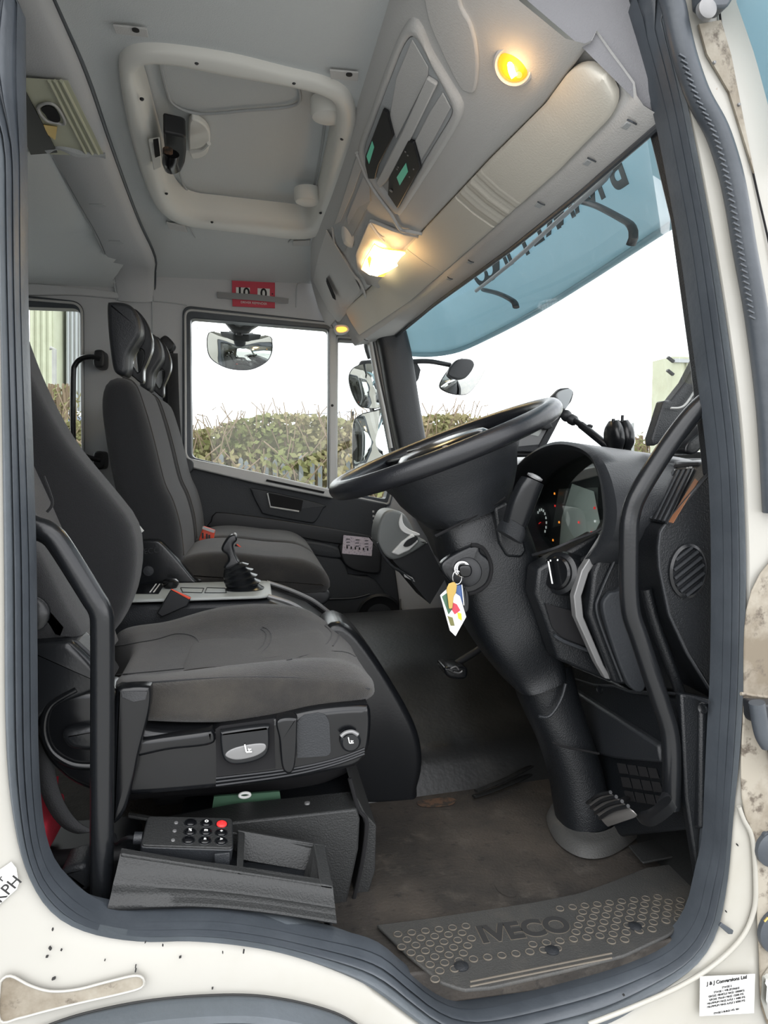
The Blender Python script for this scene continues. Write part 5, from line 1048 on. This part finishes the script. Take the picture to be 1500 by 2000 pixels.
# ---- inside sun visor
iv = thing('sun_visor_inside', 'long pale cloth sun visor with wrinkled roller lying along the windscreen header', 'sun visor', L2(1.0))
def vpanel(name, ya, yb2, m, rnd0=False, ht=.016, n=24, wr=0):
    rows = []
    for k in range(n+1):
        y = ya+(yb2-ya)*k/n; a, b = L1(y)+Vector((.014, 0, .008)), L2(y)+Vector((.002, 0, .010)); nn_ = Vector((-(a.z-b.z), 0, -(b.x-a.x))).normalized()
        s0 = s1 = 0
        if rnd0:
            q = max(0, 1-(y-ya)/.075); s0 = 1-math.sqrt(max(0, 1-q*q)); s1 = s0
        A, B = a.lerp(b, .46*s0), a.lerp(b, 1-.46*s1); w_ = ht+wr*math.sin(k*1.9)*.6+wr*math.sin(k*.7)
        rows.append([A+nn_*.0, A+nn_*w_*.8, A.lerp(B, .06)+nn_*w_, A.lerp(B, .5)+nn_*(w_+.003), A.lerp(B, .94)+nn_*w_, B+nn_*w_*.8, B])
    return obj(name, MB().grid(rows, cap=True), m, iv, smooth=70)
vpanel('near_panel', .055, .515, 'visor_cloth', True, n=40)
vpanel('wrinkled_roller', .517, .69, 'visor_cloth', ht=.013, n=26, wr=.0022)
vpanel('far_panel', .692, 1.12, 'visor_cloth', ht=.014)
vpanel('end_panel', 1.125, 1.93, 'visor_cloth', ht=.014)
for px, py in [(865,520),(905,450),(1035,400),(1130,295),(700,638),(1205,215)]:
    # clips on the header lip
    y_ = min([.06+i*.01 for i in range(188)], key=lambda yy: (lambda d: abs(750+F*d.dot(_r)/d.dot(_f)-px))(L2(yy)-CAM)); c = L2(y_)+Vector((.02, 0, -.014))
    q = obj('clip', MB().box(c, (.016, .022, .008), Matrix.Rotation(.3, 3, 'Y')), 'headliner_dark', iv, bev=.002)
    obj('hook', MB().tube([c+Vector((-.012, -.02, -.002)), c+Vector((-.006, -.026, -.008)), c+Vector((.004, -.02, -.008))], .0016, n=8), 'seal_rubber', iv)
obj('header_strip', MB().tube([L3(.05+i*.1)+Vector((-.004, 0, -.010)) for i in range(20)], .006, n=8), 'seal_rubber', hd)
# ---- height sign
hs = thing('height_sign', 'red and white height sign reading 10 0 above the passenger door window', 'sign', PY(495,575,YF))
ys_ = YF-.012
obj('card', MB().prism(YS([(453,548),(537,552),(537,602),(454,598)], ys_), (0, .003, 0)), 'red_card', hs)
for q in [[(461,561),(488,562),(488,582),(461,580)], [(503,563),(527,564),(527,584),(503,582)]]: obj('number_panel', MB().prism(YS(q, ys_-.001), (0, -.001, 0)), 'paper_white', hs)
text('10', PY(475,572,ys_-.003), (1, 0, -.03), (0, 0, 1), .055, 'ink', hs, bold=.0012); text('0', PY(515,574,ys_-.003), (1, 0, -.03), (0, 0, 1), .055, 'ink', hs, bold=.0012)
text('DRIVER REMINDER', PY(496,592,ys_-.002), (1, 0, -.03), (0, 0, 1), .013, 'paper_white', hs)
obj('screw', MB().lathe([(0, .003), (.002, .002), (.003, .0001)], PY(532,574,ys_-.001), (0, -1, 0), n=10), 'ink', hs)
tp_ = tag(obj('clear_tape', MB().prism(YS([(424,570),(500,575),(564,583),(563,593),(500,587),(425,582)], ys_-.006), (0, -.0008, 0)), 'silver_trim'), 'strip of pale tape across the red height sign', 'tape')

# ================================================================== DASH TOP DEVICES
sn = thing('navigation_device', 'dark flat navigation screen leaning on the dashboard behind the steering wheel', 'navigation device', PY(1030,880,.62))
yn = .60
obj('body', MB().prism(crv(YS([(990,884),(1003,868),(1050,810),(1078,775),(1095,758),(1113,757),(1122,765),(1118,782),(1105,800),(1098,812),(1085,838),(1068,870),(1060,884)], yn), 60, True, False), (0, .022, 0)), 'dash_grey', sn, bev=.004)
obj('screen', MB().prism(YS([(1015,858),(1035,828),(1072,830),(1052,868),(1012,872)], yn-.001), (0, -.001, 0)), 'silver_trim', sn)
obj('screen_frame', MB().tube(YS([(1000,874),(1012,858),(1035,826),(1076,828),(1054,872)], yn-.002), .002, n=6, smooth=False), 'black', sn)
obj('screen_tint', MB().prism(YS([(1028,848),(1037,836),(1060,838),(1051,852)], yn-.003), (0, -.001, 0)), 'pale_plastic', sn)
obj('side_grip', MB().puff(YS([(1085,775),(1093,764),(1112,760),(1116,770),(1104,798),(1095,795)], yn), yn-.008, yn+.01, .004), 'galv', sn)
obj('ball_joint', MB().lathe([(-.014, .004), (-.008, .012), (0, .015), (.008, .012), (.014, .004)], PY(1106,812,yn-.005), (0, 1, 0), n=20), 'black', sn)
obj('lock_knob', MB().puff(YS([(1048,828),(1055,822),(1070,828),(1072,836),(1058,840)], yn), yn-.02, yn, .004), 'black', sn)
obj('cradle', MB().prism(YS([(992,878),(1030,882),(1075,872),(1070,892),(995,892)], yn+.01), (0, .05, 0)), 'black', sn, bev=.004)
sm_ = thing('suction_mount', 'black suction mount arm reaching from the screen to the windscreen', 'mount', PY(1210,870,.45))
obj('arm', MB().tube([PY(1112,814,.59), PY(1135,830,.56), PY(1160,850,.52), PY(1195,878,.48)], lambda t: .0075 if t < .25 else .0095, n=12, seg=30), 'satin_black', sm_)
obj('joint', MB().lathe([(-.012, .009), (-.006, .013), (.006, .013), (.012, .009)], PY(1118,820,.585), (.8, -.4, -.5), n=18), 'black', sm_)
obj('thumb_screw', MB().tube([PY(1142,840,.545), PY(1150,832,.54), PY(1156,834,.54)], .0045, n=8), 'black', sm_)
for dx, r_ in [(0, .036), (22, .034)]:
    c = PY(1203+dx*.7, 847-dx*.05, .46-.01*dx/22); obj('suction_cup', MB().sil([(1192+dx*.8,822,1206+dx*.8,820,.46,.015), (1186+dx*.9,838,1212+dx*.85,838,.46,.03), (1187+dx*.85,858,1214+dx*.8,862,.46,.034), (1193+dx*.8,876,1211+dx*.75,880,.46,.02)], n=22), 'satin_black', sm_, smooth=80)
obj('release_tab', MB().tube([PY(1198,826,.45), PY(1198,818,.45)], .004, n=8), 'black', sm_); obj('release_tab', MB().tube([PY(1215,824,.45), PY(1216,811,.45)], .0035, n=8), 'black', sm_)
obj('cup_stem', MB().tube([PY(1195,878,.48), PY(1208,882,.465), PY(1212,870,.46)], .010, n=10), 'black', sm_)
dt = thing('dash_document', 'pale papers lying on the dash top behind the wheel', 'papers', PY(975,885,.8))
obj('sheet', MB().prism(YS([(952,886),(985,872),(990,884),(955,900)], .8), (0, .006, .0)), 'paper_white', dt)
obj('sheet', MB().prism(YS([(955,893),(992,882),(994,888),(958,902)], .79), (0, .006, .0)), 'pale_plastic', dt)
# black folded screen shape and wiper arm seen past the handle
dv = thing('dark_dash_box', 'tall black box and strap standing by the near windscreen pillar', 'box', PY(1320,850,.24))
obj('panel', MB().prism(YS([(1297,782),(1310,783),(1328,760),(1340,745),(1368,690),(1385,672),(1400,760),(1380,800),(1330,835),(1300,860),(1276,872),(1274,855)], .26), (0, .03, 0)), 'dash_grey', dv, bev=.004)
obj('panel_lower', MB().puff(YS([(1330,868),(1350,850),(1384,822),(1378,850),(1360,875),(1345,888),(1328,884)], .22), .20, .26, .006), 'satin_black', dv)
obj('strap', MB().tube(YS([(1310,797),(1335,793),(1358,762),(1378,735)], .25), .0022, n=6), 'light_trim', dv)
# ---- driver side / passenger side shelf things
# ================================================================== OUTSIDE MIRRORS
def mirror(lab, outl, y, t, tilt, arm, mount):
    g = thing('outside_mirror', lab, 'mirror', PY(*outl[0], y)); c_ = crv(YS(outl, y), 60, True)
    ce_ = sum(c_, Vector())/60; rot = Matrix.Rotation(tilt[0], 3, 'Z') @ Matrix.Rotation(tilt[1], 3, 'X')
    f_ = lambda p, s=1: p
    obj('shell', MB().grid([c_, [p.lerp(ce_, .03)+Vector((0, t*.5, 0)) for p in c_], [p.lerp(ce_, .25)+Vector((0, t*.9, 0)) for p in c_], [p.lerp(ce_, .7)+Vector((0, t, 0)) for p in c_]], cl=True, cap=True), 'dash_grey', g, smooth=70)
    # convex glass
    rows = []
    for s_ in (.03, .25, .5, .75, .98): rows.append([p.lerp(ce_, s_)+Vector((0, -.004-.030*(1-(1-s_)**2), 0)) for p in c_])
    obj('mirror_glass', MB().grid(rows, cl=True, cap=True), 'mirror', g, smooth=70)
    if arm: obj('arm', MB().tube([PY(*a) for a in arm], .011, n=12), 'dash_grey', g)
    if arm and len(arm) == 3 and y > 2.4: obj('stay', MB().tube([PY(*arm[-1]), Vector((PY(*arm[-1]).x-.02, 2.09, PY(*arm[-1]).z-.02))], .014, n=10), 'dash_grey', g)
    if mount: obj('mount', MB().prism(YS(mount, y+.02), (0, .05, 0)), 'dash_grey', g, bev=.006)
    return g
mirror('wide convex kerb mirror hanging outside the top of the passenger window', [(405,655),(425,647),(520,655),(532,668),(531,690),(520,708),(490,722),(450,721),(420,708),(406,690)], 2.32, .06, (0, 0), None, None)
km = bpy.data.objects['outside_mirror']
obj('bracket', MB().prism(YS([(425,612),(514,628),(493,640),(485,648),(456,648),(447,638)], 2.25), (0, .06, 0)), 'dash_grey', km, bev=.008)
obj('stay', MB().tube([PY(466,618,2.09), PY(468,628,2.28)], .03, n=12, smooth=False), 'dash_grey', km); obj('stem', MB().tube(YS([(468,640),(467,655)], 2.29), .016, n=12), 'black', km); obj('top_shell', MB().tube(YS([(447,650),(470,656),(495,654)], 2.33), .012, n=10), 'light_trim', km)
mirror('rounded wide angle mirror outside, upper of the two beside the far pillar', [(681,735),(690,718),(712,710),(735,712),(760,730),(765,780),(740,797),(715,797),(700,790),(686,762)], 2.5, .09, (0, 0), [(722,700,2.5), (715,670,2.45), (735,640,2.2)], [(705,704),(745,700),(745,712),(700,714)])
mirror('tall main mirror outside, lower of the two beside the far pillar', [(690,830),(700,812),(722,804),(760,804),(764,900),(745,925),(700,925),(690,905)], 2.52, .10, (0, 0), [(722,800,2.55), (730,798,2.55)], None)
fmm = mirror('front mirror on a curved arm ahead of the windscreen', [(858,752),(875,722),(890,705),(915,697),(940,702),(949,712),(940,738),(918,766),(900,772),(872,766)], 2.1, .05, (0, 0), [(806,706,2.12), (840,706,2.1), (880,713,2.1)], None)
obj('bracket', MB().prism(YS([(803,702),(815,708),(822,722),(818,740),(806,757),(800,757)], 2.12), (0, .04, 0)), 'dash_grey', fmm, bev=.004)
obj('glass_hood', MB().puff(YS([(873,730),(890,704),(916,702),(925,712),(918,728),(905,740),(888,741)], 2.065), 2.05, 2.09, .008), 'dash_grey', fmm)
# ================================================================== OUTDOORS (passenger side yard)
GZ = -1.05
gr = struct('ground', label='grey yard tarmac outside the cab')
obj('tarmac', MB().box((4, 12, GZ-.05), (90, 90, .1)), 'tarmac', gr)
obj('verge', MB().box((-2, 10.3, GZ+.03), (36, 3.5, .08)), 'dry_grass', gr)
# hedge: dense leaf cards with real twigs, one uncountable growth
rnd_ = random.Random(3)
hm = MB(); tw = MB(); core = MB()
hy = 9.2
def htop(x): return 1.36+.10*math.sin(x*.9)+.08*math.sin(x*2.3+1)+(.28 if x < -3.0 else 0)*min(1, (-3.0-x)/.8 if x < -3 else 0)
for i in range(22000):
    x = rnd_.uniform(-7.5, 3.2); zt_2 = htop(x); z = GZ+(zt_2-GZ)*(1-rnd_.random()**1.6); y = hy+rnd_.uniform(-.45, .45)
    s = rnd_.uniform(.025, .06); a, b = rnd_.uniform(0, 6.3), rnd_.uniform(-1, 1)
    u1 = Vector((math.cos(a), math.sin(a)*.6, b)).normalized()*s; v1 = Vector((-b, math.sin(a*2)*.5, math.cos(a))).normalized()*s*.6; c = Vector((x, y, z))
    hm.add([c-u1, c+v1, c+u1, c-v1], [[0, 1, 2, 3]])
for i in range(2600):
    x = rnd_.uniform(-7.5, 3.2); z = rnd_.uniform(GZ+.6, .95); y = rnd_.uniform(8.3, 8.58); s = rnd_.uniform(.03, .07); a = rnd_.uniform(0, 6.3); c = Vector((x, y, z))
    u1 = Vector((math.cos(a), .2, math.sin(a)))*s; v1 = Vector((-math.sin(a), .3, math.cos(a)))*s*.5; hm.add([c-u1, c+v1, c+u1, c-v1], [[0, 1, 2, 3]])
for i in range(240):
    x = rnd_.uniform(-7.5, 3.2); z = rnd_.uniform(GZ+.4, .7); dx = rnd_.uniform(-.5, .5); tw.tube([Vector((x, 8.5, z)), Vector((x+dx*.6, 8.42, z+.3)), Vector((x+dx, 8.5, z+.45))], .009, n=4, smooth=False)
for i in range(1700):
    x = rnd_.uniform(-7.5, 3.2); z0 = rnd_.uniform(GZ, htop(x)-.1); l = rnd_.uniform(.3, .75); dx = rnd_.uniform(-.3, .3)
    y = hy+rnd_.uniform(-.5, .3); tw.tube([Vector((x, y, z0)), Vector((x+dx*.5, y-.05, z0+l*.5)), Vector((x+dx, y, min(z0+l, htop(x)+rnd_.uniform(0, .42)*(1.5 if x < -1.2 else .6))))], .007, n=4, smooth=False)
x = -7.5; cr_ = []
for i in range(60): cr_.append(Vector((-7.5+i*10.7/59, hy+.15, htop(-7.5+i*10.7/59)-.10+.05*math.sin(i*3.1))))
core.grid([[Vector((p.x, hy+.05, GZ)) for p in cr_], cr_, [p+Vector((0, .4, 0)) for p in cr_], [Vector((p.x, hy+.5, GZ)) for p in cr_]])
hg = thing('hedge', 'overgrown yellow green hedge beyond the passenger window', 'hedge', (-2, hy, GZ)); hg['kind'] = 'stuff'
obj('leaves', hm, 'hedge_leaf', hg); obj('twigs', tw, 'twig', hg); obj('inner_growth', core, 'hedge_leaf', hg, smooth=70)
# pale palisade fence pales standing in the hedge
for i, px in enumerate([432,470,481,494,505,520,537,553,563,588,610,625,668,680]):
    t_ = PY(px, 885+(i*37 % 30), 8.62)
    o = obj('fence_pale', MB().prism([Vector((t_.x-.03, 8.62, GZ)), Vector((t_.x-.03, 8.62, t_.z-.04)), Vector((t_.x, 8.62, t_.z)), Vector((t_.x+.03, 8.62, t_.z-.04)), Vector((t_.x+.03, 8.62, GZ))], (0, .03, 0)), 'fence_grey', bev=.004)
    tag(o, 'pale upright fence pale standing in front of the hedge', 'fence pale', 'fence pales in the hedge')
gp = thing('goal_frame', 'thin dark pipe frame rising above the hedge', 'pipe frame', PY(640,900,9.9))
obj('frame', MB().tube([PY(595,1150,9.9), PY(595,810,9.9), PY(688,804,9.9), PY(688,1150,9.9)], .03, n=8, smooth=False), 'dash_grey', gp)
# buildings seen through the small rear window
def slab(name, lab, cat, pts, y, t, m, ribs=None, rm='galv'):
    g = thing(name, lab, cat, PY(*pts[0], y)); c = YS(pts, y); obj('wall', MB().prism(c, (0, t, 0)), m, g)
    if ribs:
        for k in range(ribs): p = c[0].lerp(c[-1], (k+.5)/ribs); q = c[1].lerp(c[-2], (k+.5)/ribs); obj('vertical_rib', MB().tube([p+Vector((0, -.02, 0)), q+Vector((0, -.02, 0))], .05, n=6, smooth=False), rm, g)
    return g
slab('storage_silo', 'cream clad tower seen through the small rear window', 'tower', [(58,960),(58,560),(104,560),(107,960)], 22, 2.5, 'clad_cream', 4, 'clad_cream')
slab('storage_silo', 'grey corrugated tower, rightmost through the small rear window', 'tower', [(129,960),(129,560),(170,560),(170,960)], 23, 2.5, 'concrete', 5)
bt_ = slab('blue_skip', 'blue and white skip behind the small rear window', 'skip', [(98,1010),(100,808),(134,806),(134,1010)], 14, 1.5, 'truck_blue')
obj('white_lid', MB().prism(YS([(98,812),(98,800),(134,798),(134,808)], 13.98), (0, 1.5, 0)), 'truck_white', bt_)
lmp = thing('lamp_post', 'thin street lamp post between the two towers', 'lamp post', PY(106,900,16)); obj('pole', MB().tube([PY(106,1070,16), PY(106,682,16), PY(98,680,16)], .05, n=8, smooth=False), 'concrete', lmp)
# bare bushes by the lamp post
def bush(name, lab, px0, px1, pyt, y, n, m='twig', seed=1):
    r_ = random.Random(seed); mb = MB(); lf = MB()
    for i in range(n):
        px = r_.uniform(px0, px1); b = PY(px, 930, y); b.z = GZ; t = PY(px+r_.uniform(-14, 14), pyt+abs(r_.gauss(0, 1))*22, y); b.y += r_.uniform(-.5, .5)
        mb.tube([b, b.lerp(t, .5)+Vector((r_.uniform(-.2, .2), 0, 0)), t], y*.0016, n=4, smooth=False)
        for k in range(16):
            c = b.lerp(t, .25+.75*r_.random())+Vector((r_.uniform(-.25, .25), r_.uniform(-.2, .2), r_.uniform(-.15, .1)))*y/12; s = y*.0045; a = r_.uniform(0, 6)
            lf.add([c+Vector((math.cos(a)*s, 0, math.sin(a)*s)), c+Vector((-math.sin(a)*s*.5, s*.3, math.cos(a)*s*.5)), c-Vector((math.cos(a)*s, 0, math.sin(a)*s))], [[0, 1, 2]])
    g = thing(name, lab, 'bush', PY((px0+px1)/2, 930, y)); g['kind'] = 'stuff'; obj('branches', mb, m, g); obj('leaves', lf, 'hedge_leaf', g); return g
bush('bare_bush', 'bare twiggy bush behind the small rear window', 70, 135, 748, 13, 70, seed=2)
bush('tree_line', 'low line of bare trees left of the container stack', 1180, 1275, 850, 26, 80, seed=5)
# container stack and vehicles seen through the windscreen
cs_ = thing('container_building', 'pale green clad building seen past the suction mount', 'building', PY(1300,880,18))
a = PY(1308,893,17); b = PY(1308,696,17)
mb = MB(); xw = PY(1372,700,17).x
obj('walls', MB().box(((a.x+xw+3)/2, 17.5, (GZ+b.z)/2), (xw+3-a.x, 1, b.z-GZ)), 'clad_cream', cs_)
for k in range(7): obj('wall_panel', MB().box((a.x+.15+k*.42, 16.98, (GZ+b.z)/2), (.34, .05, b.z-GZ-.1)), 'clad_cream', cs_)
for z_ in (b.z-.12, b.z-1.25): obj('band', MB().box((a.x+.9, 16.93, z_), (1.8, .06, .10)), 'galv', cs_)
for z_ in (b.z-.1, b.z-.45): obj('floodlight', MB().box((a.x-.12, 16.9, z_), (.22, .1, .06), Matrix.Rotation(.6, 3, 'Y')), 'black', cs_)
pp = thing('flag_pole', 'thin pale pole left of the green building', 'pole', PY(1235,890,20)); obj('pole', MB().tube([PY(1236,1030,20), PY(1236,826,20)], .045, n=8, smooth=False), 'galv', pp)
for i, (px, y_, lab) in enumerate([(1355, 14.9, 'white van parked beyond the windscreen, nearer the green building'), (1392, 13, 'white van parked beyond the windscreen, nearer the pillar')]):
    g = thing('parked_van', lab, 'van', PY(px, 900, y_)); c = PY(px, 885, y_)
    obj('body', MB().puff([Vector((c.x-.9, 0, GZ+.3)), Vector((c.x-.9, 0, GZ+1.1)), Vector((c.x-.5, 0, GZ+1.75)), Vector((c.x+.1, 0, GZ+2.1)), Vector((c.x+2.5, 0, GZ+2.1)), Vector((c.x+2.5, 0, GZ+.3))], y_, y_+1.8, .06, smooth=False), 'truck_white', g)
    obj('side_window', MB().prism([Vector((c.x-.45, y_-.01, GZ+1.2)), Vector((c.x-.15, y_-.01, GZ+1.75)), Vector((c.x+.5, y_-.01, GZ+1.75)), Vector((c.x+.5, y_-.01, GZ+1.2))], (0, -.01, 0)), 'window_dark', g)
    for dx in (-.4, 1.8): obj('wheel', MB().lathe([(0, .36), (.2, .36), (.2, .2), (.22, .0001)], (c.x+dx, y_-.02, GZ+.36), (0, 1, 0), n=24), 'black', g)
# cab exterior front corner, so the near side reads solid from outside
